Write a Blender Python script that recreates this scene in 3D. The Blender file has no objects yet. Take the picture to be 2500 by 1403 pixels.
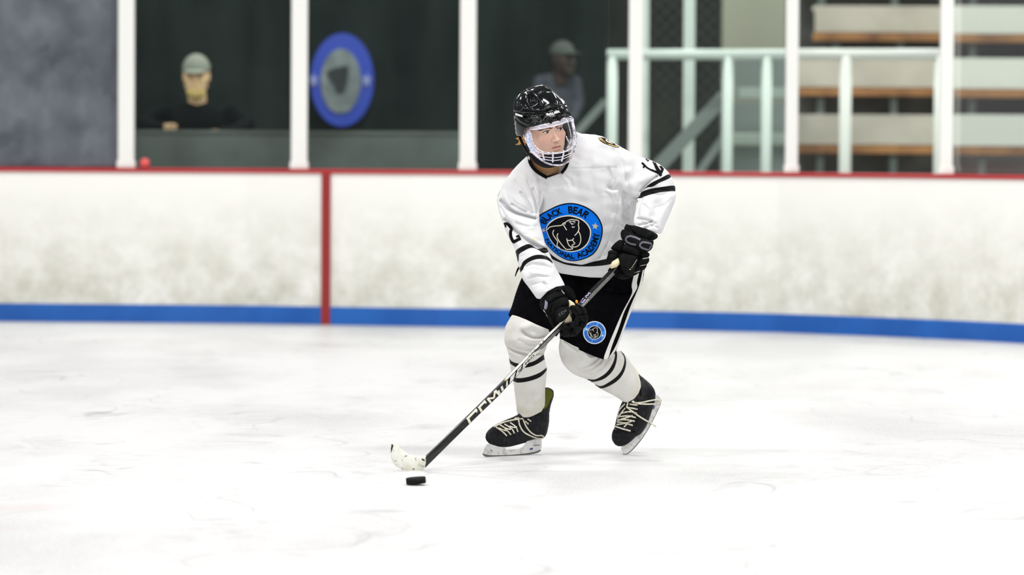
import bpy, bmesh, math, random
import numpy as np
from mathutils import Vector, Matrix
from mathutils.bvhtree import BVHTree

random.seed(7)
rng = np.random.default_rng(7)
S = bpy.context.scene
COL = S.collection

# ------------------------------------------------------------------ camera
FPX = 9700.0            # focal length in pixels of the 2500 px wide frame
CAM_H = 1.24
PITCH = math.atan(341.5 / FPX)
ROLL = 0.0056
fwd = Vector((0, math.cos(PITCH), -math.sin(PITCH)))
up0 = Vector((0, math.sin(PITCH), math.cos(PITCH)))
rt0 = Vector((1, 0, 0))
RT = rt0 * math.cos(ROLL) + up0 * math.sin(ROLL)
UP = up0 * math.cos(ROLL) - rt0 * math.sin(ROLL)
CAM = Vector((0, 0, CAM_H))
cd = bpy.data.cameras.new('camera')
cam = bpy.data.objects.new('camera', cd)
COL.objects.link(cam)
cam.matrix_world = Matrix(((RT.x, UP.x, -fwd.x, CAM.x), (RT.y, UP.y, -fwd.y, CAM.y), (RT.z, UP.z, -fwd.z, CAM.z), (0, 0, 0, 1)))
cd.sensor_width = 36.0
cd.sensor_fit = 'HORIZONTAL'
cd.lens = 36.0 * FPX / 2500.0
cd.clip_end = 200
cd.clip_start = 0.5
cd.dof.use_dof = True
cd.dof.focus_distance = 15.85
cd.dof.aperture_fstop = 2.5
S.camera = cam

# ------------------------------------------------------------------ light and exposure
w = bpy.data.worlds.new('arena_air')
S.world = w
w.use_nodes = True
w.node_tree.nodes['Background'].inputs[0].default_value = (0.93, 0.96, 1.0, 1)
w.node_tree.nodes['Background'].inputs[1].default_value = 0.17
S.view_settings.view_transform = 'Standard'
S.view_settings.look = 'None'
S.view_settings.gamma = 1.0
S.view_settings.use_curve_mapping = False
S.view_settings.exposure = 0.27

def area(loc, sx, sy, power, target=None):
    ld = bpy.data.lights.new('rink_light', 'AREA')
    ld.shape = 'RECTANGLE'
    ld.size = sx
    ld.size_y = sy
    ld.energy = power
    ld.color = (1.0, 0.985, 0.96)
    o = bpy.data.objects.new('rink_light', ld)
    COL.objects.link(o)
    o.location = loc
    if target is not None:
        o.rotation_euler = (Vector(target) - Vector(loc)).to_track_quat('-Z', 'Y').to_euler()
    return o

for lx in (-9, -3, 3, 9):
    for ly in (-3, 5, 13, 21):
        area((lx, ly, 8.0), 2.6, 1.0, 330 if (abs(lx) == 3 and ly == 13) else {-3: 360, 5: 230, 13: 110, 21: 270}[ly])
for lx in (-7, 0, 7):
    area((lx, 29.5, 7.5), 2.6, 0.8, 230)
    area((lx, 36.0, 7.0), 2.0, 0.8, 520)

# ------------------------------------------------------------------ helpers
def ray(px, py):
    return fwd + RT * ((px - 1250.0) / FPX) + UP * ((701.5 - py) / FPX)

def at(px, py, Y):
    """world point seen at a pixel, at distance Y down the rink"""
    r = ray(px, py)
    return CAM + r * (Y / r.y)

def on_ice(px, py):
    r = ray(px, py)
    return CAM + r * (-CAM_H / r.z)

def to_world(V, Y0):
    """rows (x, y, d): x,y as the eye sees them at the reference distance Y0, d = depth in the same units"""
    V = np.asarray(V, dtype=np.float64)
    s = FPX / Y0
    Y = Y0 + V[:, 2] / s
    a = (V[:, 0] - 1250.0) / FPX
    b = (701.5 - V[:, 1]) / FPX
    D = np.array(fwd)[None, :] + a[:, None] * np.array(RT)[None, :] + b[:, None] * np.array(UP)[None, :]
    return np.array(CAM)[None, :] + D * (Y / D[:, 1])[:, None]

def tag(o, label=None, cat=None, group=None, kind=None):
    if label: o['label'] = label
    if cat: o['category'] = cat
    if group: o['group'] = group
    if kind: o['kind'] = kind
    return o

def link(name, me, mats, parent=None, smooth=False):
    o = bpy.data.objects.new(name, me)
    COL.objects.link(o)
    if not isinstance(mats, (list, tuple)): mats = [mats]
    for m in mats: me.materials.append(m)
    if smooth:
        me.polygons.foreach_set('use_smooth', [True] * len(me.polygons))
    if parent is not None:
        o.parent = parent
        o.matrix_parent_inverse = parent.matrix_world.inverted()
    return o

def empty(name, loc):
    o = bpy.data.objects.new(name, None)
    o.empty_display_size = 0.1
    COL.objects.link(o)
    o.location = loc
    bpy.context.view_layer.update()
    return o

def mesh_obj(name, verts, faces, mats, parent=None, smooth=False, face_mats=None):
    me = bpy.data.meshes.new(name)
    me.from_pydata([tuple(v) for v in verts], [], [tuple(f) for f in faces])
    o = link(name, me, mats, parent, smooth)
    if face_mats is not None:
        me.polygons.foreach_set('material_index', face_mats)
    me.update()
    return o

class MB:
    """collects boxes, bars and tubes, linked as one mesh"""
    def __init__(self):
        self.v = []; self.f = []
    def add(self, vs, fs):
        n = len(self.v)
        self.v += [tuple(v) for v in vs]
        self.f += [tuple(i + n for i in f) for f in fs]
    def box(self, x0, x1, y0, y1, z0, z1):
        self.add([(x0, y0, z0), (x1, y0, z0), (x1, y1, z0), (x0, y1, z0), (x0, y0, z1), (x1, y0, z1), (x1, y1, z1), (x0, y1, z1)],
                 [(0, 3, 2, 1), (4, 5, 6, 7), (0, 1, 5, 4), (1, 2, 6, 5), (2, 3, 7, 6), (3, 0, 4, 7)])
    def bar(self, a, b, w, t, upv=Vector((0, 0, 1))):
        a = Vector(a); b = Vector(b); d = (b - a).normalized()
        s = d.cross(upv)
        if s.length < 1e-4: s = d.cross(Vector((0, 1, 0)))
        s.normalize(); u = s.cross(d).normalized()
        vs = []
        for p in (a, b):
            for i, j in ((-1, -1), (1, -1), (1, 1), (-1, 1)):
                vs.append(p + s * (i * w / 2) + u * (j * t / 2))
        self.add(vs, [(3, 2, 1, 0), (4, 5, 6, 7), (0, 1, 5, 4), (1, 2, 6, 5), (2, 3, 7, 6), (3, 0, 4, 7)])
    def tube(self, pts, r, n=8, caps=True):
        pts = [Vector(p) for p in pts]
        if not isinstance(r, (list, tuple)): r = [r] * len(pts)
        rings = []
        prev = None
        for i, p in enumerate(pts):
            d = (pts[min(i + 1, len(pts) - 1)] - pts[max(i - 1, 0)])
            if d.length < 1e-9: d = Vector((0, 0, 1))
            d.normalize()
            if prev is None:
                s = d.cross(Vector((0, 0, 1)))
                if s.length < 0.05: s = d.cross(Vector((0, 1, 0)))
            else:
                s = prev - d * prev.dot(d)
                if s.length < 1e-5: s = d.cross(Vector((0, 1, 0)))
            s.normalize(); prev = s
            u = d.cross(s)
            rings.append([p + (s * math.cos(2 * math.pi * k / n) + u * math.sin(2 * math.pi * k / n)) * r[i] for k in range(n)])
        vs = [v for rg in rings for v in rg]
        fs = []
        for i in range(len(pts) - 1):
            for k in range(n):
                a = i * n + k; b = i * n + (k + 1) % n
                fs.append((a, b, b + n, a + n))
        if caps:
            fs.append(tuple(range(n - 1, -1, -1)))
            fs.append(tuple((len(pts) - 1) * n + k for k in range(n)))
        self.add(vs, fs)
    def build(self, name, mats, parent=None, smooth=False, bevel=0):
        o = mesh_obj(name, self.v, self.f, mats, parent, smooth)
        if bevel:
            m = o.modifiers.new('bevel', 'BEVEL'); m.width = bevel; m.segments = 2
        return o

# ------------------------------------------------------------------ materials
def mat(name, color=(0.8, 0.8, 0.8), rough=0.5, metal=0.0, spec=0.5, noise=None, bump=None, alpha=None, coat=0.0, paint=(), noise2=None, sheen=0.0, sub=0.0):
    """noise=(scale, darker colour, low, high, stretch); bump=(scale, strength, distance); paint=[(attribute, colour)]"""
    m = bpy.data.materials.new(name)
    m.use_nodes = True
    nt = m.node_tree; N = nt.nodes; L = nt.links
    p = N['Principled BSDF']
    p.inputs['Roughness'].default_value = rough
    p.inputs['Metallic'].default_value = metal
    p.inputs['Specular IOR Level'].default_value = spec
    p.inputs['Coat Weight'].default_value = coat
    p.inputs['Sheen Weight'].default_value = sheen
    if sub:
        p.inputs['Subsurface Weight'].default_value = sub
        p.inputs['Subsurface Radius'].default_value = (0.02, 0.007, 0.004)
        p.inputs['Subsurface Scale'].default_value = 1.0
    rgb = N.new('ShaderNodeRGB'); rgb.outputs[0].default_value = (*color, 1)
    cur = rgb.outputs[0]
    tc = N.new('ShaderNodeTexCoord')
    for nz in (noise, noise2):
        if nz:
            sc, c2, lo, hi = nz[:4]
            stretch = nz[4] if len(nz) > 4 else (1, 1, 1)
            mp = N.new('ShaderNodeMapping'); mp.inputs['Scale'].default_value = stretch
            L.new(tc.outputs['Object'], mp.inputs[0])
            n = N.new('ShaderNodeTexNoise'); n.inputs['Scale'].default_value = sc; n.inputs['Detail'].default_value = 6
            L.new(mp.outputs[0], n.inputs['Vector'])
            r = N.new('ShaderNodeMapRange'); r.inputs[1].default_value = lo; r.inputs[2].default_value = hi
            L.new(n.outputs['Fac'], r.inputs[0])
            mx = N.new('ShaderNodeMix'); mx.data_type = 'RGBA'
            L.new(r.outputs[0], mx.inputs[0]); L.new(cur, mx.inputs[6]); mx.inputs[7].default_value = (*c2, 1)
            cur = mx.outputs[2]
    for att, c2 in paint:
        a = N.new('ShaderNodeAttribute'); a.attribute_name = att
        g = N.new('ShaderNodeMapRange'); g.inputs[1].default_value = -0.35; g.inputs[2].default_value = 0.35
        L.new(a.outputs['Fac'], g.inputs[0])
        mx = N.new('ShaderNodeMix'); mx.data_type = 'RGBA'
        L.new(g.outputs[0], mx.inputs[0]); L.new(cur, mx.inputs[6]); mx.inputs[7].default_value = (*c2, 1)
        cur = mx.outputs[2]
    L.new(cur, p.inputs['Base Color'])
    if bump:
        n = N.new('ShaderNodeTexNoise'); n.inputs['Scale'].default_value = bump[0]; n.inputs['Detail'].default_value = 4
        L.new(tc.outputs['Object'], n.inputs['Vector'])
        b = N.new('ShaderNodeBump'); b.inputs['Strength'].default_value = bump[1]; b.inputs['Distance'].default_value = bump[2]
        L.new(n.outputs['Fac'], b.inputs['Height']); L.new(b.outputs[0], p.inputs['Normal'])
    if alpha is not None:
        p.inputs['Alpha'].default_value = alpha
    return m

BLACK = (0.006, 0.006, 0.008)
M = {}
M['aluminium'] = mat('painted_white_post', (0.86, 0.86, 0.83), 0.4)
M['rail'] = mat('pale_green_white_paint', (0.66, 0.74, 0.69), 0.45)
M['rail_white'] = mat('white_rail_paint', (0.8, 0.8, 0.76), 0.45)
M['red'] = mat('red_plastic', (0.42, 0.02, 0.025), 0.4)
M['redline'] = mat('red_line_paint', (0.30, 0.018, 0.018), 0.45)
M['blue'] = mat('blue_kick_plate', (0.006, 0.10, 0.42), 0.4, noise=(3, (0.01, 0.13, 0.5), 0.4, 0.7))
M['darkwall'] = mat('dark_green_wall', (0.009, 0.015, 0.0145), 0.85, spec=0.1, noise=(1.2, (0.024, 0.034, 0.031), 0.35, 0.75, (3, 1, 0.5)))
M['greyledge'] = mat('grey_ledge', (0.13, 0.15, 0.143), 0.6, noise=(2, (0.075, 0.085, 0.082), 0.4, 0.7))
M['mottle'] = mat('mottled_grey_sheet', (0.05, 0.055, 0.062), 0.5, noise=(8, (0.12, 0.135, 0.14), 0.46, 0.62, (1, 1, 0.6)), noise2=(5, (0.012, 0.016, 0.028), 0.5, 0.60))
M['olive'] = mat('olive_wall_panel', (0.24, 0.245, 0.19), 0.7)
M['farwall'] = mat('far_dark_wall', (0.03, 0.035, 0.03), 0.8, noise=(1.5, (0.055, 0.055, 0.045), 0.4, 0.7))
M['bench'] = mat('glass_tinted_bench_paint', (0.66, 0.60, 0.52), 0.55, noise=(2.5, (0.52, 0.47, 0.40), 0.4, 0.7))  # the white benches again, with the glass tint put into the colour
M['bench2'] = mat('white_bench_paint', (0.90, 0.92, 0.84), 0.5)
M['wood'] = mat('orange_wood_edge', (0.48, 0.22, 0.07), 0.5, noise=(4, (0.2, 0.08, 0.03), 0.4, 0.7))
M['concrete'] = mat('grey_concrete', (0.11, 0.11, 0.10), 0.85, noise=(3, (0.07, 0.07, 0.065), 0.4, 0.7))

# ------------------------------------------------------------------ ice
def ice_material():
    m = bpy.data.materials.new('scraped_ice')
    m.use_nodes = True
    nt = m.node_tree; N = nt.nodes; L = nt.links
    p = N['Principled BSDF']
    p.inputs['Roughness'].default_value = 0.38
    p.inputs['Specular IOR Level'].default_value = 0.28
    tc = N.new('ShaderNodeTexCoord')
    rgb = N.new('ShaderNodeRGB'); rgb.outputs[0].default_value = (0.65, 0.65, 0.655, 1)
    cur = rgb.outputs[0]
    def layer(cur, stretch, rot, scale, lo, hi, col, detail=8, mask=None, rough=0.6):
        mp = N.new('ShaderNodeMapping'); mp.inputs['Scale'].default_value = stretch; mp.inputs['Rotation'].default_value = (0, 0, rot)
        L.new(tc.outputs['Object'], mp.inputs[0])
        n = N.new('ShaderNodeTexNoise'); n.inputs['Scale'].default_value = scale; n.inputs['Detail'].default_value = detail
        n.inputs['Roughness'].default_value = rough
        L.new(mp.outputs[0], n.inputs['Vector'])
        r = N.new('ShaderNodeMapRange'); r.inputs[1].default_value = lo; r.inputs[2].default_value = hi
        L.new(n.outputs['Fac'], r.inputs[0])
        fac = r.outputs[0]
        if mask is not None:
            q = N.new('ShaderNodeMath'); q.operation = 'MULTIPLY'
            L.new(fac, q.inputs[0]); L.new(mask, q.inputs[1]); fac = q.outputs[0]
        mx = N.new('ShaderNodeMix'); mx.data_type = 'RGBA'
        L.new(fac, mx.inputs[0]); L.new(cur, mx.inputs[6]); mx.inputs[7].default_value = (*col, 1)
        return mx.outputs[2], r.outputs[0]
    # broad worn areas, they gate the finer snow and scratches
    _, worn = layer(cur, (0.8, 0.35, 1), 0.1, 0.9, 0.45, 0.62, (0.8, 0.8, 0.8))
    _, worn2 = layer(cur, (1, 0.3, 1), -0.15, 1.7, 0.47, 0.66, (0.8, 0.8, 0.8))
    cur, _ = layer(cur, (1, 0.6, 1), 0.1, 70, 0.38, 0.60, (0.46, 0.46, 0.465), mask=worn, rough=0.8)
    cur, _ = layer(cur, (1, 0.7, 1), 0.4, 11, 0.47, 0.67, (0.47, 0.47, 0.475), mask=worn2, rough=0.75)
    cur, _ = layer(cur, (1, 0.8, 1), 0.9, 3.4, 0.60, 0.74, (0.42, 0.42, 0.425), detail=9, rough=0.72)
    def scratch(cur, scale, rot, stretch, width, col, mask):
        mp = N.new('ShaderNodeMapping'); mp.inputs['Scale'].default_value = stretch; mp.inputs['Rotation'].default_value = (0, 0, rot)
        L.new(tc.outputs['Object'], mp.inputs[0])
        n = N.new('ShaderNodeTexNoise'); n.inputs['Scale'].default_value = scale; n.inputs['Detail'].default_value = 1
        L.new(mp.outputs[0], n.inputs['Vector'])
        a = N.new('ShaderNodeMath'); a.operation = 'SUBTRACT'; L.new(n.outputs['Fac'], a.inputs[0]); a.inputs[1].default_value = 0.5
        b = N.new('ShaderNodeMath'); b.operation = 'ABSOLUTE'; L.new(a.outputs[0], b.inputs[0])
        r = N.new('ShaderNodeMapRange'); r.inputs[1].default_value = width; r.inputs[2].default_value = 0.0
        L.new(b.outputs[0], r.inputs[0])
        q = N.new('ShaderNodeMath'); q.operation = 'MULTIPLY'; L.new(r.outputs[0], q.inputs[0]); L.new(mask, q.inputs[1])
        mx = N.new('ShaderNodeMix'); mx.data_type = 'RGBA'
        L.new(q.outputs[0], mx.inputs[0]); L.new(cur, mx.inputs[6]); mx.inputs[7].default_value = (*col, 1)
        return mx.outputs[2]
    cur = scratch(cur, 0.9, 0.3, (1, 1, 1), 0.006, (0.38, 0.38, 0.385), worn)
    cur = scratch(cur, 1.6, 1.3, (1, .5, 1), 0.006, (0.40, 0.40, 0.405), worn2)
    cur = scratch(cur, 0.7, 2.1, (1, .7, 1), 0.008, (0.66, 0.66, 0.66), worn2)
    cur, _ = layer(cur, (0.5, 2.5, 1), 0.05, 0.9, 0.60, 0.76, (0.58, 0.45, 0.46), detail=6, mask=worn)
    L.new(cur, p.inputs['Base Color'])
    n = N.new('ShaderNodeTexNoise'); n.inputs['Scale'].default_value = 45; n.inputs['Detail'].default_value = 8
    L.new(tc.outputs['Object'], n.inputs['Vector'])
    b = N.new('ShaderNodeBump'); b.inputs['Strength'].default_value = 0.25; b.inputs['Distance'].default_value = 0.004
    L.new(n.outputs['Fac'], b.inputs['Height']); L.new(b.outputs[0], p.inputs['Normal'])
    return m
ice = mesh_obj('floor', [(-22, -3, 0), (22, -3, 0), (22, 29.5, 0), (-22, 29.5, 0)], [(0, 1, 2, 3)], ice_material())
tag(ice, kind='structure')

# ------------------------------------------------------------------ the boards round the ice
# distance of the boards along the frame; they bend nearer on the right as the corner begins
BP = [(-6400, 28.3), (-1500, 28.3), (-600, 28.1), (0, 27.95), (600, 27.80), (1000, 27.52), (1350, 27.38), (1650, 27.2), (1900, 26.9), (2150, 26.42), (2350, 25.95), (2520, 25.50), (2800, 24.6), (3300, 22.8), (4000, 20.4), (5000, 17.4), (6500, 13.8), (9000, 10.2)]
bx = np.array([p[0] for p in BP], float); by = np.array([p[1] for p in BP], float)
def board_y(px):
    return float(np.interp(px, bx, by))
BH = 1.083
def sweep(samples, prof, name, m, parent=None, kind=None):
    """extrude a (depth offset, height) profile along the board line"""
    vs, fs = [], []
    n = len(prof)
    for px in samples:
        Y = board_y(px)
        X = (px - 1250) / FPX * Y
        for dy, z in prof: vs.append((X, Y + dy, z))
    for i in range(len(samples) - 1):
        for k in range(n):
            a = i * n + k; b = i * n + (k + 1) % n
            fs.append((a, a + n, b + n, b))
    fs.append(tuple(range(n))); fs.append(tuple((len(samples) - 1) * n + k for k in reversed(range(n))))
    o = mesh_obj(name, vs, fs, m, parent)
    return o

def board_material():
    m = mat('white_board_plastic', (0.93, 0.925, 0.88), 0.33)
    nt = m.node_tree; N = nt.nodes; L = nt.links
    p = N['Principled BSDF']
    src = p.inputs['Base Color'].links[0].from_socket
    tc = N.new('ShaderNodeTexCoord')
    sep = N.new('ShaderNodeSeparateXYZ'); L.new(tc.outputs['Object'], sep.inputs[0])
    # puck smears and grime that thicken towards the kick plate
    r = N.new('ShaderNodeMapRange'); r.inputs[1].default_value = 0.95; r.inputs[2].default_value = 0.1
    L.new(sep.outputs['Z'], r.inputs[0])
    n = N.new('ShaderNodeTexNoise'); n.inputs['Scale'].default_value = 4.5; n.inputs['Detail'].default_value = 9; n.inputs['Roughness'].default_value = 0.7
    L.new(tc.outputs['Object'], n.inputs['Vector'])
    r2 = N.new('ShaderNodeMapRange'); r2.inputs[1].default_value = 0.30; r2.inputs[2].default_value = 0.75
    L.new(n.outputs['Fac'], r2.inputs[0])
    q = N.new('ShaderNodeMath'); q.operation = 'MULTIPLY'
    L.new(r.outputs[0], q.inputs[0]); L.new(r2.outputs[0], q.inputs[1])
    mx = N.new('ShaderNodeMix'); mx.data_type = 'RGBA'
    L.new(q.outputs[0], mx.inputs[0]); L.new(src, mx.inputs[6]); mx.inputs[7].default_value = (0.40, 0.39, 0.28, 1)
    L.new(mx.outputs[2], p.inputs['Base Color'])
    return m
samp = list(np.arange(-6300, -1400, 300)) + list(np.arange(-1400, 3301, 50)) + list(np.arange(3400, 9001, 200))
boards = sweep(samp, [(0, 0.0), (0, BH - 0.03), (0.12, BH - 0.03), (0.12, 0)], 'wall_boards', board_material())
tag(boards, kind='structure')
# one panel joint is hidden behind the red line; kick plate and cap rail are parts of the boards
sweep(samp, [(-0.014, 0.0), (-0.014, 0.115), (-0.004, 0.125), (0.001, 0.125), (0.001, 0.0)], 'kick_plate', M['blue'], boards)
sweep(samp, [(-0.02, BH - 0.03), (-0.02, BH - 0.006), (-0.008, BH), (0.13, BH), (0.13, BH - 0.03)], 'cap_rail', M['red'], boards)
sweep([784, 795, 806], [(-0.019, 0.0), (-0.019, BH - 0.02), (0.0, BH - 0.02), (0.0, 0.0)], 'red_line_strip', M['redline'], boards)

# glass posts and panes
def glass_material(name, tint, gloss, haze, hazecol):
    m = bpy.data.materials.new(name); m.use_nodes = True
    nt = m.node_tree; N = nt.nodes; L = nt.links
    for n in list(N):
        if n.type != 'OUTPUT_MATERIAL': N.remove(n)
    out = [n for n in N if n.type == 'OUTPUT_MATERIAL'][0]
    t = N.new('ShaderNodeBsdfTransparent'); t.inputs[0].default_value = (*tint, 1)
    g = N.new('ShaderNodeBsdfGlossy'); g.inputs['Roughness'].default_value = 0.06
    fr = N.new('ShaderNodeFresnel'); fr.inputs[0].default_value = 1.45
    q = N.new('ShaderNodeMath'); q.operation = 'MULTIPLY'; q.inputs[1].default_value = gloss
    L.new(fr.outputs[0], q.inputs[0])
    a = N.new('ShaderNodeMixShader'); L.new(q.outputs[0], a.inputs[0]); L.new(t.outputs[0], a.inputs[1]); L.new(g.outputs[0], a.inputs[2])
    d = N.new('ShaderNodeBsdfDiffuse'); d.inputs[0].default_value = (*hazecol, 1)
    b = N.new('ShaderNodeMixShader')
    tc = N.new('ShaderNodeTexCoord')
    n = N.new('ShaderNodeTexNoise'); n.inputs['Scale'].default_value = 3; n.inputs['Detail'].default_value = 6
    L.new(tc.outputs['Object'], n.inputs['Vector'])
    r = N.new('ShaderNodeMapRange'); r.inputs[1].default_value = 0.3; r.inputs[2].default_value = 0.8; r.inputs[3].default_value = haze * 0.3; r.inputs[4].default_value = haze
    L.new(n.outputs['Fac'], r.inputs[0]); L.new(r.outputs[0], b.inputs[0])
    L.new(a.outputs[0], b.inputs[1]); L.new(d.outputs[0], b.inputs[2])
    L.new(b.outputs[0], out.inputs[0])
    return m
M['glass'] = glass_material('rink_glass', (0.93, 0.97, 0.95), 0.25, 0.006, (0.8, 0.85, 0.85))
M['glass_scuffed'] = glass_material('scuffed_rink_glass', (0.85, 0.88, 0.9), 0.5, 0.16, (0.62, 0.66, 0.75))

posts = [(307, 0.112), (729, 0.112), (1140, 0.112), (1549, 0.098), (1930, 0.085), (2307, 0.085)]
plabels = ['leftmost white glass post on the boards', 'white glass post on the boards left of the blue round sign',
           'white glass post on the boards between the blue sign and the player', 'white glass post on the boards behind the player at the railing end',
           'slim white glass post on the boards in front of the bleacher stairs', 'rightmost slim white glass post on the boards']
def post_xy(px):
    Y = board_y(px) + 0.055
    return (px - 1250) / FPX * Y, Y
for (px, wd), lb in zip(posts, plabels):
    X, Y = post_xy(px)
    t = empty('glass_post', (X, Y, BH))
    tag(t, lb, 'post', 'white posts that hold the rink glass')
    a = MB(); a.box(X - wd / 2, X + wd / 2, Y - 0.03, Y + 0.03, BH - 0.001, 3.4)
    a.build('upright', M['aluminium'], t, bevel=0.008)
    a = MB(); a.box(X - wd / 2 - 0.008, X + wd / 2 + 0.008, Y - 0.036, Y + 0.036, BH - 0.0005, BH + 0.05)
    a.build('foot_bracket', M['aluminium'], t, bevel=0.004)
edges = [-120] + [p[0] for p in posts] + [2690]
for i in range(len(edges) - 1):
    x0, y0 = post_xy(edges[i]); x1, y1 = post_xy(edges[i + 1])
    a = MB(); a.bar((x0 + 0.05, y0, BH + 1.16), (x1 - 0.05, y1, BH + 1.16), 0.012, 2.3)
    o = a.build('window_%d' % (i + 1), M['glass_scuffed'] if i == 0 else M['glass'])
    tag(o, kind='structure')

# ------------------------------------------------------------------ behind the glass
def slab(name, px0, px1, z0, z1, Y, depth, m, parent=None):
    a = MB(); a.box((px0 - 1250) / FPX * Y, (px1 - 1250) / FPX * Y, Y, Y + depth, z0, z1)
    return a.build(name, m, parent)
gf = mesh_obj('floor_walkway', [(-24, 24.8, -0.02), (24, 24.8, -0.02), (24, 60, -0.02), (-24, 60, -0.02)], [(0, 1, 2, 3)], M['concrete'])
tag(gf, kind='structure')
tag(slab('wall_back', -3500, 1475, 0, 6.5, 33.5, 0.2, M['darkwall']), kind='structure')
tag(slab('wall_far', 1475, 6000, 0, 7.5, 48.0, 0.2, M['farwall']), kind='structure')
tag(slab('wall_left', -1500, 283, 0, 3.6, 29.6, 0.05, M['mottle']), kind='structure')
tag(slab('trim_1', 268, 291, 0, 3.6, 29.4, 0.1, M['darkwall']), kind='structure')
# grey ledge in front of the box behind the boards
a = MB()
def X_at(px, Y): return (px - 1250) / FPX * Y
a.box(X_at(330, 28.45), X_at(1150, 28.45), 28.32, 28.42, 0, 1.33)
a.box(X_at(330, 28.45), X_at(1150, 28.45), 28.30, 28.56, 1.33, 1.352)
o = a.build('low_wall', M['greyledge']); tag(o, kind='structure')

# ------------------------------------------------------------------ implicit surface machinery
def poly_sd(poly, X, Y):
    """signed distance to a closed polygon, negative inside"""
    P = np.asarray(poly, float)
    d2 = np.full(X.shape, 1e12); ins = np.zeros(X.shape, bool)
    n = len(P)
    for i in range(n):
        ax, ay = P[i]; bx_, by_ = P[(i + 1) % n]
        ex, ey = bx_ - ax, by_ - ay
        wx, wy = X - ax, Y - ay
        t = np.clip((wx * ex + wy * ey) / (ex * ex + ey * ey + 1e-12), 0, 1)
        d2 = np.minimum(d2, (wx - ex * t) ** 2 + (wy - ey * t) ** 2)
        c = ((ay > Y) != (by_ > Y)) & (X < ex * (Y - ay) / (ey if abs(ey) > 1e-12 else 1e-12) + ax)
        ins ^= c
    d = np.sqrt(d2)
    return np.where(ins, -d, d)

def line_d(pts, X, Y):
    d2 = np.full(X.shape, 1e12)
    for (ax, ay), (bx_, by_) in zip(pts[:-1], pts[1:]):
        ex, ey = bx_ - ax, by_ - ay
        wx, wy = X - ax, Y - ay
        t = np.clip((wx * ex + wy * ey) / (ex * ex + ey * ey + 1e-12), 0, 1)
        d2 = np.minimum(d2, (wx - ex * t) ** 2 + (wy - ey * t) ** 2)
    return np.sqrt(d2)

def smooth_poly(pts, it=1, closed=True):
    """Chaikin corner cutting"""
    P = [tuple(p) for p in pts]
    for _ in range(it):
        Q = []
        n = len(P)
        rngi = range(n) if closed else range(n - 1)
        if not closed: Q.append(P[0])
        for i in rngi:
            a = P[i]; b = P[(i + 1) % n]
            Q.append(tuple(0.75 * a[k] + 0.25 * b[k] for k in range(len(a))))
            Q.append(tuple(0.25 * a[k] + 0.75 * b[k] for k in range(len(a))))
        if not closed: Q.append(P[-1])
        P = Q
    return P

def poisson(sd, h, q=1.0, iters=260):
    inside = sd < 0
    R = max(float(-sd.min()), 2.0)
    u = np.where(inside, (-sd) * (2 * R + sd) * 0.9, -1.6 * R * sd)
    ii, jj = np.indices(sd.shape)
    red = inside & ((ii + jj) % 2 == 0); blk = inside & ((ii + jj) % 2 == 1)
    for m in (red, blk):
        m[0, :] = m[-1, :] = False; m[:, 0] = m[:, -1] = False
    om = 1.9; rhs = 2.0 * q * h * h
    for _ in range(iters):
        for m in (red, blk):
            nb = np.zeros_like(u)
            nb[1:-1, 1:-1] = u[2:, 1:-1] + u[:-2, 1:-1] + u[1:-1, 2:] + u[1:-1, :-2]
            u = np.where(m, u + om * ((nb + rhs) / 4 - u), u)
    return u

CREASE = 2.6
def ripple(seed, amp, lo=26, hi=80, n=9):
    g = np.random.default_rng(seed)
    T = [(g.uniform(0, math.pi), g.uniform(lo, hi), g.uniform(0, 6.28)) for _ in range(n)]
    def fn(X, Y):
        D = 0 * X
        for a_, L_, ph in T:
            ww = 6 * np.sin(X / 57.0 + ph) + 6 * np.sin(Y / 49.0 - ph)
            D = D + np.sin((X * math.cos(a_) + Y * math.sin(a_) + ww) * 2 * math.pi / L_ + ph)
        return D * amp / math.sqrt(n)
    return fn

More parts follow.
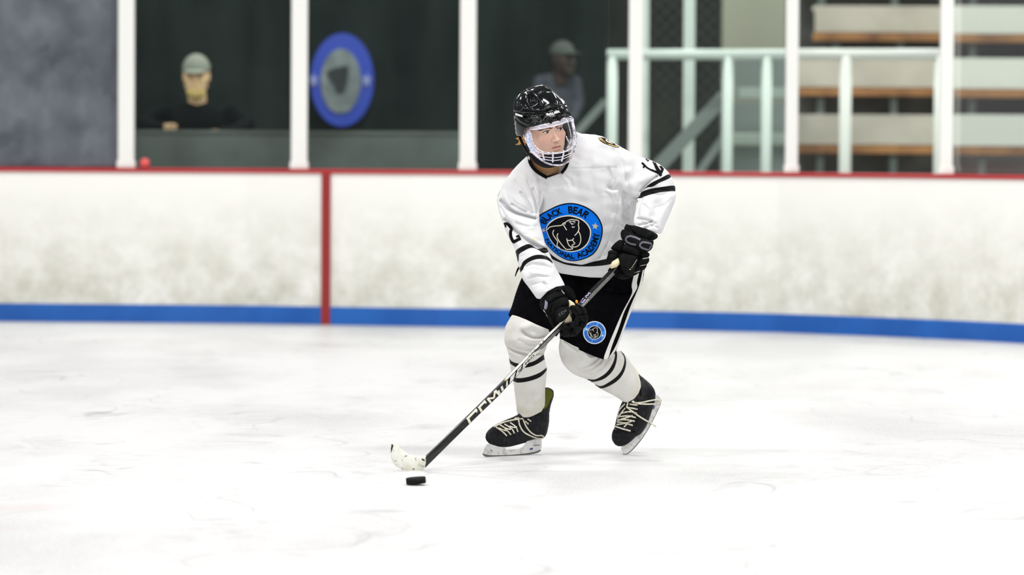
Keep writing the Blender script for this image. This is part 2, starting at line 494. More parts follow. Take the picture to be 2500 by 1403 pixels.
class Field:
    def __init__(self, x0, x1, y0, y1, z0, z1, h):
        self.o = (x0, y0, z0); self.h = h; self.cr = CREASE
        self.x = np.arange(x0, x1 + h, h); self.y = np.arange(y0, y1 + h, h); self.z = np.arange(z0, z1 + h, h).astype(np.float32)
        self.X, self.Y = np.meshgrid(self.x, self.y, indexing='ij')
        self.F = np.full((len(self.x), len(self.y), len(self.z)), 1e3, np.float32)
        self.own = np.zeros(self.F.shape, np.int8)
    def zc(self, zc):
        if callable(zc): return zc(self.X, self.Y).astype(np.float32)
        return np.full(self.X.shape, zc, np.float32)
    def inflate(self, poly, zc, k=0.8, cuts=(), creases=(), s=0.0, owner=0, q=1.0, c=5.0, round_=1, add=None, front=True):
        P = smooth_poly(poly, round_) if round_ else poly
        sd = poly_sd(P, self.X, self.Y)
        u = poisson(sd, self.h, q)
        H = np.sqrt(np.maximum(u + c * c, 0)).astype(np.float32)
        Z = self.zc(zc)
        dz = self.z[None, None, :] - Z[:, :, None]
        f = np.sqrt((dz / k) ** 2 + c * c) - H[:, :, None]
        if creases or add is not None:
            D = np.zeros(self.X.shape)
            for pts, wd, dep in creases:
                D += self.cr * dep * np.exp(-(line_d(pts, self.X, self.Y) / wd) ** 2)
            if add is not None: D += add(self.X, self.Y)
            wgt = np.clip(-dz / 12.0 + 0.5, 0, 1) if front else 1.0
            f += (D.astype(np.float32)[:, :, None]) * wgt
        for cp in cuts:
            f = np.maximum(f, (-poly_sd(cp, self.X, self.Y)).astype(np.float32)[:, :, None])
        self.merge(f, s, owner)
        return self
    def chain(self, pts, s=0.0, owner=0, kz=1.0):
        """pts: (x, y, z, r) joints of a rounded limb"""
        X = self.X[:, :, None].astype(np.float32); Y = self.Y[:, :, None].astype(np.float32); Z = self.z[None, None, :]
        best = None
        if len(pts) == 1: pts = pts * 2
        for (ax, ay, az, ar), (bx_, by_, bz, br) in zip(pts[:-1], pts[1:]):
            ex, ey, ez = bx_ - ax, by_ - ay, (bz - az) / kz
            L2 = ex * ex + ey * ey + ez * ez + 1e-9
            t = np.clip(((X - ax) * ex + (Y - ay) * ey + (Z - az) / kz * ez) / L2, 0, 1)
            d = np.sqrt((X - ax - ex * t) ** 2 + (Y - ay - ey * t) ** 2 + ((Z - az) / kz - ez * t) ** 2) - (ar + (br - ar) * t)
            best = d if best is None else np.minimum(best, d)
        self.merge(best, s, owner)
        return self
    def merge(self, f, s=0.0, owner=0):
        self.own = np.where(f < self.F, np.int8(owner), self.own)
        if s > 0:
            hh = np.clip(0.5 + 0.5 * (self.F - f) / s, 0, 1)
            self.F = self.F * (1 - hh) + f * hh - s * hh * (1 - hh)
        else:
            self.F = np.minimum(self.F, f)
    def groove(self, pts, wd, dep):
        self.F = self.F + (dep * np.exp(-(line_d(pts, self.X, self.Y) / wd) ** 2)).astype(np.float32)[:, :, None]
    def carve(self, f):
        self.F = np.maximum(self.F, -f)
    def mesh(self, relax=1):
        V, Q, idx = surface_nets(self.F, relax)
        own = self.own[idx[:, 0], idx[:, 1], idx[:, 2]]
        V = V * self.h + np.array(self.o)[None, :]
        return V, Q, own

def surface_nets(F, relax=1):
    F = F.copy()
    big = np.float32(5.0)
    F[0] = np.maximum(F[0], big); F[-1] = np.maximum(F[-1], big)
    F[:, 0] = np.maximum(F[:, 0], big); F[:, -1] = np.maximum(F[:, -1], big)
    F[:, :, 0] = np.maximum(F[:, :, 0], big); F[:, :, -1] = np.maximum(F[:, :, -1], big)
    I = F < 0
    c = I[:-1, :-1, :-1].astype(np.int8)
    cnt = c.copy()
    for a in (0, 1):
        for b in (0, 1):
            for d in (0, 1):
                if a + b + d == 0: continue
                cnt += I[a:F.shape[0] - 1 + a, b:F.shape[1] - 1 + b, d:F.shape[2] - 1 + d]
    act = (cnt > 0) & (cnt < 8)
    idx = np.argwhere(act)
    vid = np.full(act.shape, -1, np.int64); vid[act] = np.arange(len(idx))
    corners = [(a, b, d) for a in (0, 1) for b in (0, 1) for d in (0, 1)]
    val = {cc: F[idx[:, 0] + cc[0], idx[:, 1] + cc[1], idx[:, 2] + cc[2]] for cc in corners}
    acc = np.zeros((len(idx), 3)); num = np.zeros(len(idx))
    for p in corners:
        for ax in range(3):
            if p[ax] == 1: continue
            q = list(p); q[ax] = 1; q = tuple(q)
            A, B = val[p], val[q]
            m = (A < 0) != (B < 0)
            t = np.where(m, A / np.where(m, A - B, 1), 0)
            pos = np.array(p, float)[None, :] + np.zeros((len(idx), 3))
            pos[:, ax] += t
            acc += pos * m[:, None]; num += m
    V = idx + acc / num[:, None]
    quads = []
    for ax in range(3):
        sl0 = [slice(None)] * 3; sl1 = [slice(None)] * 3
        sl0[ax] = slice(0, -1); sl1[ax] = slice(1, None)
        b, d = (ax + 1) % 3, (ax + 2) % 3
        diff = I[tuple(sl0)] != I[tuple(sl1)]
        e = np.argwhere(diff)
        e = e[(e[:, b] > 0) & (e[:, d] > 0) & (e[:, b] < F.shape[b] - 1) & (e[:, d] < F.shape[d] - 1)]
        def cell(db, dd):
            k = e.copy(); k[:, b] += db; k[:, d] += dd
            return vid[k[:, 0], k[:, 1], k[:, 2]]
        qd = np.stack([cell(-1, -1), cell(0, -1), cell(0, 0), cell(-1, 0)], 1)
        inn = I[e[:, 0], e[:, 1], e[:, 2]]
        qd[~inn] = qd[~inn][:, ::-1]
        quads.append(qd)
    Q = np.concatenate(quads)
    Q = Q[(Q >= 0).all(1)]
    for _ in range(relax):
        acc = np.zeros_like(V); num = np.zeros(len(V))
        for k in range(4):
            a = Q[:, k]; b = Q[:, (k + 1) % 4]
            for j in range(3):
                acc[:, j] += np.bincount(a, V[b, j], len(V)) + np.bincount(b, V[a, j], len(V))
            num += np.bincount(a, minlength=len(V)) + np.bincount(b, minlength=len(V))
        V = V * 0.5 + 0.5 * acc / np.maximum(num, 1)[:, None]
    return V, Q, idx

TARGETS = {}
def field_obj(name, fld, Y0, mats, parent=None, relax=1, paints=None, key=None, to=None, own_mats=None):
    V, Q, own = fld.mesh(relax) if isinstance(fld, Field) else fld
    if key == 'jersey':
        own[(V[:, 0] < 1356) & (V[:, 1] > 560) & (V[:, 2] < -120)] = 4
        own[(V[:, 0] > 1545) & (V[:, 1] > 415) & (V[:, 1] < 492)] = 2
    W = to(V) if to is not None else to_world(V, Y0)
    me = bpy.data.meshes.new(name)
    me.vertices.add(len(W)); me.vertices.foreach_set('co', W.astype(np.float32).ravel())
    me.loops.add(len(Q) * 4); me.loops.foreach_set('vertex_index', Q.astype(np.int32).ravel())
    me.polygons.add(len(Q)); me.polygons.foreach_set('loop_start', np.arange(0, len(Q) * 4, 4, dtype=np.int32))
    me.update(calc_edges=True)
    o = link(name, me, mats, parent, True)
    if own_mats is not None:
        me.polygons.foreach_set('material_index', np.array(own_mats, np.int32)[own[Q[:, 0]]])
    if paints:
        for att, fn in paints.items():
            A = me.attributes.new(att, 'FLOAT', 'POINT')
            A.data.foreach_set('value', fn(V, own).astype(np.float32))
    if key:
        TARGETS[key] = BVHTree.FromPolygons([tuple(v) for v in W], [tuple(q) for q in Q.tolist()])
        if key == 'jersey':
            m_ = own[Q[:, 0]] == 1
            TARGETS['torso'] = BVHTree.FromPolygons([tuple(v) for v in W], [tuple(q) for q in Q[m_].tolist()])
            m_ = own[Q[:, 0]] == 4
            TARGETS['arm'] = BVHTree.FromPolygons([tuple(v) for v in W], [tuple(q) for q in Q[m_].tolist()])
    return o

def cast(tree, px, py):
    r = ray(px, py).normalized()
    h = tree.ray_cast(CAM, r)
    if h[0] is None: return None
    return h[0], r, h[1], h[3]

# flat print: shapes laid on a surface
def tri2d(shapes, maxlen):
    """shapes = [(verts2d, faces, mat)] -> refined (verts, tris, mats)"""
    bm = bmesh.new()
    for vs, fs, mi in shapes:
        bv = [bm.verts.new((v[0], v[1], 0)) for v in vs]
        for f in fs:
            try:
                ff = bm.faces.new([bv[i] for i in f]); ff.material_index = mi
            except ValueError: pass
    bmesh.ops.triangulate(bm, faces=bm.faces[:])
    for _ in range(7):
        es = [e for e in bm.edges if e.calc_length() > maxlen]
        if not es: break
        bmesh.ops.subdivide_edges(bm, edges=es, cuts=1)
        bmesh.ops.triangulate(bm, faces=[f for f in bm.faces if len(f.verts) > 3])
    bm.verts.index_update()
    V = [(v.co.x, v.co.y) for v in bm.verts]
    T = [[v.index for v in f.verts] for f in bm.faces]
    Mi = [f.material_index for f in bm.faces]
    bm.free()
    return V, T, Mi

def decal(name, shapes, keys, mats, parent, off=0.0012, maxlen=4.0, step=0.0004, maxjump=0.05):
    """lay shapes (drawn in order, later ones a hair higher) on one of the target surfaces"""
    verts, faces, fm = [], [], []
    trees = [TARGETS[k] for k in (keys if isinstance(keys, (list, tuple)) else [keys])]
    for lvl, sh in enumerate(shapes):
        V, T, Mi = tri2d([sh], maxlen)
        base = len(verts); ok = []
        dist = []
        for (x, y) in V:
            best = None
            for tr in trees:
                h = cast(tr, x, y)
                if h and (best is None or h[3] < best[3]): best = h
            if best is None:
                verts.append((0, 0, 0)); ok.append(False); dist.append(0)
            else:
                verts.append(tuple(best[0] - best[1] * (off + step * lvl))); ok.append(True); dist.append(best[3])
        for t, mi in zip(T, Mi):
            if all(ok[i] for i in t) and max(dist[i] for i in t) - min(dist[i] for i in t) < maxjump:
                faces.append([i + base for i in t]); fm.append(mi)
    used = sorted({i for f in faces for i in f})
    rm = {v: i for i, v in enumerate(used)}
    if not faces: return None
    # faces look towards the eye
    out = []
    for f in faces:
        a, b, c = (Vector(verts[i]) for i in f)
        n = (b - a).cross(c - a)
        g = [rm[i] for i in f]
        out.append(g if n.dot(CAM - a) > 0 else g[::-1])
    return mesh_obj(name, [verts[i] for i in used], out, mats, parent, True, fm)

def P2(poly, mi=0):
    return (list(poly), [list(range(len(poly)))], mi)

def ribbon(pts, wd, mi=0, smooth=1):
    if smooth and len(pts) > 2: pts = smooth_poly(pts, smooth, False)
    n = len(pts); L = []; R_ = []
    for i in range(n):
        a = pts[max(i - 1, 0)]; b = pts[min(i + 1, n - 1)]
        dx, dy = b[0] - a[0], b[1] - a[1]; l = math.hypot(dx, dy) or 1
        ww = wd[min(i, len(wd) - 1)] if isinstance(wd, (list, tuple)) else wd
        nx, ny = -dy / l * ww / 2, dx / l * ww / 2
        L.append((pts[i][0] + nx, pts[i][1] + ny)); R_.append((pts[i][0] - nx, pts[i][1] - ny))
    vs = L + R_
    return (vs, [[i, i + 1, n + i + 1, n + i] for i in range(n - 1)], mi)

def text2d(s, bold=0.02):
    cu = bpy.data.curves.new('lettering', 'FONT'); cu.body = s; cu.size = 1.0; cu.offset = bold; cu.resolution_u = 3
    o = bpy.data.objects.new('lettering', cu); COL.objects.link(o)
    bpy.context.view_layer.update()
    dg = bpy.context.evaluated_depsgraph_get()
    me = o.evaluated_get(dg).to_mesh()
    V = [(v.co.x, v.co.y) for v in me.vertices]; Fc = [list(p.vertices) for p in me.polygons]
    o.evaluated_get(dg).to_mesh_clear()
    bpy.data.objects.remove(o); bpy.data.curves.remove(cu)
    A = np.array(V); A[:, 0] -= A[:, 0].min(); wdt = A[:, 0].max(); A[:, 0] /= wdt
    A[:, 1] = (A[:, 1]) / 0.70
    return A, Fc

def text_on(s, p0, p1, p0u, mi=0, bold=0.02, wave=None):
    """text mapped from baseline p0->p1, cap-height corner p0u"""
    A, Fc = text2d(s, bold)
    e1 = (p1[0] - p0[0], p1[1] - p0[1]); e2 = (p0u[0] - p0[0], p0u[1] - p0[1])
    return ([(p0[0] + a[0] * e1[0] + a[1] * e2[0], p0[1] + a[0] * e1[1] + a[1] * e2[1]) for a in A], Fc, mi)

# ------------------------------------------------------------------ railing, stairs and bleachers beyond the right-hand glass
def Zat(py, Y, px=2000): return at(px, py, Y).z
YR = 30.6
rail_px = [(1495, 'rail'), (1777, 'rail'), (1872, 'rail'), (2065, 'rail_white'), (2296, 'rail_white')]
base = at(1890, 410, YR); base.z = 0
t = empty('stair_railing', base)
tag(t, 'pale green and white pipe railing in front of the bleachers', 'railing')
a = MB(); a.tube([at(1482, 133, YR), at(1915, 133, YR)], 0.041, 12); a.build('top_rail', M['rail'], t, True)
a = MB(); a.tube([at(1915, 132, YR), at(2298, 132, YR)], 0.041, 12); a.build('top_rail', M['rail_white'], t, True)
for px, mk in rail_px:
    p = at(px, 133, YR)
    a = MB(); a.tube([(p.x, p.y, 0.0), (p.x, p.y, p.z - 0.01)], 0.046 if px > 2000 else 0.040, 12)
    a.build('baluster', M[mk], t, True)
# tall green-white fence columns
for px, lb in ((1567, 'tall green-white fence column directly behind the glass post at the railing end'), (1679, 'tall green-white fence column between the glass post and the olive wall')):
    Y = 31.6; X = X_at(px, Y)
    t = empty('fence_column', (X, Y, 0)); tag(t, lb, 'column', 'tall fence columns by the stairs')
    a = MB(); a.box(X - 0.045, X + 0.045, Y, Y + 0.09, 0, 4.6); a.build('shaft', M['rail'], t, bevel=0.008)
    a = MB(); a.box(X - 0.08, X + 0.08, Y - 0.03, Y + 0.12, 0, 0.03); a.build('base_plate', M['rail'], t)
# olive wall beside the bleachers
tag(slab('wall_right', 1760, 1914, 0, 6.0, 38.0, 0.15, M['olive']), kind='structure')
tag(slab('trim_2', 1955, 1992, 0, 6.0, 37.0, 0.2, M['bench']), kind='structure')
M['chain'] = mat('dull_wire_mesh', (0.07, 0.08, 0.075), 0.5, 0.6)
a = MB()
Yf = 31.7
xa, xb = X_at(1583, Yf), X_at(1755, Yf)
for k in range(-30, 14):
    x0 = xa + k * 0.11
    for sgn in (1, -1):
        p0 = (x0 if sgn > 0 else x0 + 3.0, 0.0); p1 = (x0 + 3.0 if sgn > 0 else x0, 3.0)
        # clip the wire to the fence width
        ts = sorted([(xa - p0[0]) / (p1[0] - p0[0]), (xb - p0[0]) / (p1[0] - p0[0])])
        t0, t1 = max(ts[0], 0), min(ts[1], 1)
        if t1 - t0 < 0.02: continue
        q = [(p0[0] + (p1[0] - p0[0]) * tt, Yf, (p0[1] + (p1[1] - p0[1]) * tt)) for tt in (t0, t1)]
        a.bar(q[0], q[1], 0.006, 0.006, Vector((0, 1, 0)))
fm_ = a.build('wire_fence', M['chain']); tag(fm_, 'dark wire mesh fence between the green-white columns', 'fence')

# stairs: treads, stringers and handrail
base = at(1830, 400, 31.4); base.z = 0
t = empty('stairs', base); tag(t, 'grey-green metal stairs climbing to the bleachers behind the railing', 'stairs')
M['stair'] = mat('grey_green_stair_paint', (0.36, 0.42, 0.37), 0.55, noise=(4, (0.25, 0.3, 0.27), 0.4, 0.7))
M['stair2'] = mat('dull_stair_metal', (0.20, 0.23, 0.22), 0.55)
for i, (py, Y) in enumerate(((228, 32.3), (340, 31.7), (450, 31.2))):
    x0, x1 = X_at(1765 if i else 1800, Y), X_at(1935, Y)
    z = Zat(py, Y)
    a = MB(); a.box(x0, x1, Y, Y + 0.6, z - 0.045, z + 0.045); a.build('tread', M['stair'], t, bevel=0.005)
    a = MB(); a.box(x0, x1, Y + 0.58, Y + 0.6, z + 0.05, z + 0.30); a.build('riser', M['stair2'], t)
for d0, Y in ((0, 31.2), (0.0, 32.9)):
    a = MB(); a.bar(at(1768, 235, Y), at(1590, 425, Y), 0.05, 0.11); a.build('stringer', M['stair2'], t)
for p, q in (((1480, 245), (1385, 350)), ((1770, 330), (1700, 430))):
    a = MB(); a.bar(at(*p, 31.0), at(*q, 31.0), 0.03, 0.06); a.build('brace', M['stair2'], t)

rows = [(290, 352, 356, 33.2), (152, 212, 232, 34.0), (24, 78, 102, 34.8), (-110, -50, -30, 35.6)]
def bench(px0, px1, py0, py1, Y, mk, label, grp):
    z1, z0 = Zat(py0, Y), Zat(py1, Y)
    X0, X1 = X_at(px0, Y), X_at(px1, Y)
    t = empty('bleacher_bench', ((X0 + X1) / 2, Y, 0))
    tag(t, label, 'bench', grp)
    a = MB(); a.box(X0, X1, Y, Y + 0.03, z0, z1); a.build('face_board', mk, t, bevel=0.004)
    a = MB(); a.box(X0, X1, Y - 0.0, Y + 0.30, z1, z1 + 0.035); a.build('seat_board', mk, t, bevel=0.004)
    a = MB(); a.box(X0, X1, Y + 0.0, Y + 0.25, z0 - 0.075, z0 - 0.004); a.build('wooden_edge', M['wood'], t, bevel=0.004)
    n = max(2, int((X1 - X0) / 0.5))
    for k in range(n):
        xx = X0 + (k + 0.35) * (X1 - X0) / n
        a = MB(); a.box(xx - 0.03, xx + 0.03, Y + 0.1, Y + 0.16, 0, z0 - 0.062); a.build('support', M['stair2'], t)
names = ['lowest', 'second lowest', 'third', 'topmost']
for i, (a0, a1, _, Y) in enumerate(rows):
    bench(1940 if i != 2 else 1985, 2298, a0, a1, Y, M['bench'], '%s bleacher bench with the glass tint in its cream colour, between the two slim glass posts' % names[i], 'bleacher benches with the glass tint in their colour')
    bench(2322, 2760, a0 - 2, a1 + 2, Y - 0.12, M['bench2'], '%s white bleacher bench right of the last glass post' % names[i], 'white bleacher benches')
    tag(slab('trim_%d' % (3 + i), 1930, 2800, 0, Zat(a0 + 68, Y + 0.5), Y + 0.45, 0.05, M['concrete']), kind='structure')

# ------------------------------------------------------------------ round blue sign on the dark wall
YS = 33.40
sc_ = YS / FPX
def disc(pts, Y0_, dep):
    """extruded outline, pts given in pixels round the sign"""
    f = [(X_at(x, YS), Y0_, Zat(y, YS, x)) for x, y in pts]
    b = [(v[0], Y0_ + dep, v[2]) for v in f]
    n = len(f)
    return f + b, [list(range(n))[::-1], list(range(n, 2 * n))] + [[i, (i + 1) % n, (i + 1) % n + n, i + n] for i in range(n)]
def ell(cx, cy, rx, ry, n=40): return [(cx + rx * math.cos(2 * math.pi * k / n), cy + ry * math.sin(2 * math.pi * k / n)) for k in range(n)]
t = empty('round_sign', at(833, 195, YS)); tag(t, 'blue oval club sign with grey centre on the dark wall', 'sign')
M['signblue'] = mat('sign_blue', (0.03, 0.07, 0.50), 0.4)
M['signgrey'] = mat('sign_grey', (0.16, 0.19, 0.20), 0.5, noise=(6, (0.30, 0.34, 0.34), 0.45, 0.7))
M['signdark'] = mat('sign_dark', (0.02, 0.028, 0.03), 0.5)
M['signpale'] = mat('sign_pale', (0.30, 0.34, 0.62), 0.5)
v, f = disc(ell(833, 195, 77, 114), YS - 0.02, 0.121); mesh_obj('blue_ring', v, f, M['signblue'], t)
v, f = disc(ell(830, 198, 49, 79), YS - 0.035, 0.02); mesh_obj('centre_plate', v, f, M['signgrey'], t)
v, f = disc([(795, 175), (815, 166), (846, 160), (850, 172), (846, 200), (838, 225), (822, 228), (812, 205), (800, 190)], YS - 0.045, 0.01); mesh_obj('bear_silhouette', v, f, M['signdark'], t)
for cx, cy in ((893, 196), (764, 196)):
    st = []
    for k in range(10):
        r = 19 if k % 2 == 0 else 9
        st.append((cx + r * 0.72 * math.sin(k * math.pi / 5), cy - r * math.cos(k * math.pi / 5)))
    v, f = disc(st, YS - 0.035, 0.015); mesh_obj('star', v, f, M['signpale'], t)
o = MB(); bq = at(352, 404, 27.95); 
for k in range(1): pass

# small red ball on the cap rail
def uvsphere(name, c, r, m, parent=None, seg=20, rings=12, scale=(1, 1, 1)):
    bm = bmesh.new(); bmesh.ops.create_uvsphere(bm, u_segments=seg, v_segments=rings, radius=r)
    for v_ in bm.verts: v_.co = Vector((v_.co.x * scale[0] + c[0], v_.co.y * scale[1] + c[1], v_.co.z * scale[2] + c[2]))
    me = bpy.data.meshes.new(name); bm.to_mesh(me); bm.free()
    return link(name, me, m, parent, True)
Yb = board_y(352) + 0.02
rb = uvsphere('rubber_ball', (X_at(352, Yb), Yb, BH + 0.034), 0.035, mat('red_rubber', (0.75, 0.10, 0.10), 0.5))
tag(rb, 'small red ball resting on the red cap rail beside the leftmost glass post', 'ball')

# ==================================================================== the player
Y0 = 16.0
M['jersey'] = mat('white_jersey_mesh', (0.68, 0.68, 0.695), 0.85, spec=0.1, noise=(9, (0.62, 0.62, 0.635), 0.45, 0.8), bump=(420, 0.35, 0.0015), paint=[('stain', (0.66, 0.62, 0.45)), ('black_trim', (0.0018, 0.0018, 0.0025))], sheen=0.15)
M['sock'] = mat('white_sock_knit', (0.70, 0.70, 0.71), 0.85, spec=0.15, noise=(14, (0.56, 0.555, 0.54), 0.42, 0.75), bump=(520, 0.45, 0.0015), paint=[('stain', (0.60, 0.56, 0.42)), ('black_trim', (0.0018, 0.0018, 0.0025))], sheen=0.1)
M['pants'] = mat('black_pants_nylon', (0.0014, 0.0014, 0.0022), 0.9, spec=0.05, bump=(300, 0.3, 0.001), noise=(30, (0.004, 0.0042, 0.0065), 0.5, 0.75), paint=[('white_stripe', (0.70, 0.70, 0.66))])
M['glove'] = mat('black_glove_fabric', (0.002, 0.0022, 0.0025), 0.75, spec=0.12, bump=(260, 0.4, 0.0012), noise=(40, (0.007, 0.008, 0.0085), 0.45, 0.7))
M['palm'] = mat('cream_glove_palm', (0.72, 0.64, 0.42), 0.7, bump=(200, 0.3, 0.001))
M['orange'] = mat('orange_tab', (0.85, 0.36, 0.01), 0.5)
M['boot'] = mat('black_skate_boot', (0.003, 0.0035, 0.005), 0.45, spec=0.2, noise=(60, (0.013, 0.016, 0.019), 0.5, 0.7), bump=(160, 0.3, 0.001), paint=[('liner', (0.10, 0.115, 0.006))])
M['holder'] = mat('white_blade_holder', (0.62, 0.62, 0.62), 0.4, noise=(45, (0.40, 0.38, 0.33), 0.5, 0.7))
M['steel'] = mat('dull_steel_runner', (0.20, 0.19, 0.175), 0.38, 0.6)
M['lace'] = mat('cream_waxed_lace', (0.72, 0.69, 0.58), 0.6, noise=(120, (0.45, 0.42, 0.30), 0.48, 0.6))
M['skin'] = mat('skin', (0.86, 0.57, 0.44), 0.5, spec=0.3, noise=(25, (0.80, 0.47, 0.36), 0.45, 0.8), bump=(220, 0.15, 0.0006),
                paint=[('neck_tan', (0.66, 0.40, 0.20)), ('blush', (0.66, 0.36, 0.29)), ('stubble', (0.52, 0.34, 0.25)), ('lips', (0.40, 0.13, 0.12)), ('brows', (0.10, 0.05, 0.03)), ('lashes', (0.055, 0.03, 0.025)), ('nostril', (0.16, 0.06, 0.04))], sub=0.12)
M['helmet'] = mat('glossy_black_helmet', (0.003, 0.004, 0.0045), 0.09, spec=0.35, coat=0.15)
M['helmet_matt'] = mat('matt_black_plastic', (0.002, 0.002, 0.0025), 0.5, spec=0.2)
M['print_white'] = mat('white_print', (0.78, 0.78, 0.76), 0.5)
M['print_black'] = mat('black_print', (0.002, 0.002, 0.003), 0.7, spec=0.1)
M['navy'] = mat('navy_black_print', (0.0015, 0.002, 0.005), 0.7, spec=0.1)
M['crest_blue'] = mat('crest_blue', (0.001, 0.17, 0.80), 0.75, spec=0.08, noise=(30, (0.001, 0.12, 0.66), 0.45, 0.7))
M['cream'] = mat('cream_thread', (0.72, 0.68, 0.56), 0.6)
M['star'] = mat('tan_star', (0.50, 0.44, 0.36), 0.6)
M['gold'] = mat('gold_thread', (0.42, 0.30, 0.10), 0.5)
M['grey_print'] = mat('grey_letters', (0.10, 0.10, 0.13), 0.5)

player = empty('person', to_world([[1400, 1112, 0]], Y0)[0])
player.location.z = 0
bpy.context.view_layer.update()
tag(player, 'ice hockey player in a white jersey, black pants and helmet leaning over a stick', 'person')

def paintfn(items):
    """items: owner (None = any) -> list of polygons; value is px inside the painted outline"""
    def fn(V, own):
        out = np.full(len(V), -50.0)
        for ow, polys in items:
            m = np.ones(len(V), bool) if ow is None else (own == ow)
            if not m.any(): continue
            for p in polys:
                P = smooth_poly(p, 2)
                sd = -poly_sd(P, V[m, 0], V[m, 1])
                out[m] = np.maximum(out[m], sd)
        return np.clip(out, -5, 5)
    return fn

# ---- jersey
J = Field(1200, 1662, 318, 746, -290, 40, 1.9)
zT = lambda X, Y: -92 + (Y - 400) * 0.22 + np.abs(X - 1400) * 0.05
torso = [(1296, 372), (1262, 403), (1240, 428), (1234, 470), (1246, 520), (1290, 580), (1322, 625), (1345, 660), (1352, 720), (1480, 722), (1500, 660), (1512, 625), (1538, 585), (1556, 545), (1552, 500), (1560, 460), (1600, 430),
         (1592, 396), (1570, 386), (1530, 366), (1490, 343), (1466, 329), (1405, 326), (1392, 300), (1310, 300)]
hem_cut = [(1330, 652), (1352, 656), (1368, 667), (1400, 672), (1440, 677), (1476, 677.5), (1500, 672), (1540, 660), (1560, 800), (1300, 800)]
neck_hole = [(1296, 376), (1293, 392), (1300, 408), (1314, 422), (1336, 434), (1345, 431), (1358, 426), (1371, 423), (1378, 414), (1385, 402), (1390, 385), (1398, 340), (1400, 280), (1290, 280)]
tor_cr = [
    ([(1392, 411), (1430, 411), (1470, 409), (1502, 409)], 2.0, 1.2),
    ([(1486, 412), (1493, 436), (1489, 456)], 5, 5), ([(1503, 410), (1507, 432), (1503, 450)], 5, 3),
    ([(1486, 457), (1497, 461), (1506, 459), (1512, 455)], 5, 9),
    ([(1513, 462), (1511, 490), (1507, 515), (1499, 556), (1485, 590), (1464, 628)], 2.6, 4),
    ([(1524, 470), (1530, 505), (1524, 545), (1500, 590)], 10, 9),
    ([(1536, 498), (1545, 510), (1541, 530)], 5, -6), ([(1534, 475), (1548, 482), (1556, 492)], 5, -5),
    ([(1520, 530), (1530, 537), (1541, 548)], 4, 5),
    ([(1310, 420), (1328, 440), (1352, 450), (1375, 448)], 7, 3), ([(1300, 432), (1325, 455), (1350, 462)], 8, -3),
    ([(1372, 425), (1392, 440), (1398, 455)], 5, 2.5), ([(1400, 380), (1420, 392), (1440, 394)], 8, 2),
    ([(1318, 440), (1325, 470), (1322, 500), (1312, 522)], 7, 6), ([(1340, 470), (1335, 500), (1326, 520)], 8, -3),
    ([(1360, 470), (1352, 490), (1340, 510)], 10, 2.5), ([(1430, 470), (1425, 490)], 12, 3), ([(1475, 480), (1478, 520), (1474, 540)], 8, -3),
    ([(1345, 636), (1380, 652), (1420, 655), (1470, 652)], 3.5, 2.5), ([(1405, 640), (1430, 646), (1452, 637), (1480, 620)], 4, 3),
    ([(1500, 365), (1518, 395), (1530, 430), (1538, 470)], 6, 4), ([(1470, 360), (1500, 372)], 6, 1.5),
    ([(1330, 446), (1348, 458), (1372, 455)], 2.2, 1.2), ([(1340, 460), (1356, 465), (1370, 462)], 2.2, 1.0), ([(1365, 430), (1380, 445), (1384, 460)], 2.4, 1.3), ([(1396, 395), (1410, 402), (1430, 400)], 2.6, 1.0),
    ([(1480, 470), (1492, 480), (1497, 500), (1494, 525)], 3, 2.2), ([(1497, 466), (1502, 490), (1500, 520)], 2.6, 2.0), ([(1526, 480), (1520, 500), (1524, 520), (1516, 545)], 2.6, 3), ([(1540, 505), (1530, 515), (1532, 535)], 2.6, 2.5), ([(1505, 545), (1520, 552), (1540, 556)], 2.6, 2),
    ([(1480, 600), (1470, 622), (1452, 638)], 3, 2.0), ([(1330, 445), (1336, 480), (1330, 515)], 3, 1.6), ([(1350, 480), (1344, 505)], 3, 1.2), ([(1410, 430), (1412, 470)], 6, 1.0), ([(1440, 425), (1452, 470)], 6, 1.0),
    ([(1360, 655), (1400, 662), (1440, 664), (1480, 662)], 4, 1.2)]
J.inflate(torso, zT, k=0.50, cuts=[hem_cut], creases=tor_cr, owner=1, c=7, add=ripple(3, 3.2))
# neck opening, open towards the front only
nh = poly_sd(smooth_poly(neck_hole, 1), J.X, J.Y).astype(np.float32)[:, :, None]
J.carve(np.maximum(nh, (J.z[None, None, :] - (-60))))
# upper arm on the right of the frame
up_arm = [(1480, 350), (1520, 362), (1560, 381), (1575, 386), (1592, 391), (1616, 404), (1631, 418), (1641, 433), (1647, 450), (1654, 466), (1648, 474), (1620, 474), (1600, 474), (1575, 480), (1560, 486), (1546, 480), (1530, 472), (1514, 458), (1496, 440), (1480, 410)]
ua_cr = [([(1604, 430), (1588, 441), (1574, 454), (1564, 468)], 3.0, 8), ([(1530, 372), (1545, 400), (1552, 430), (1550, 465)], 8, 3), ([(1565, 405), (1595, 418), (1610, 430)], 8, 1.5),
         ([(1545, 405), (1528, 420)], 7, -2), ([(1515, 395), (1530, 440), (1536, 474)], 5, 3), ([(1580, 432), (1560, 446), (1548, 466)], 7, -2)]
J.inflate(up_arm, lambda X, Y: -95 + (X - 1500) * 0.25 - (Y - 400) * 0.25, k=0.72, creases=ua_cr, add=ripple(5, 3.0), s=9, owner=2, c=6)
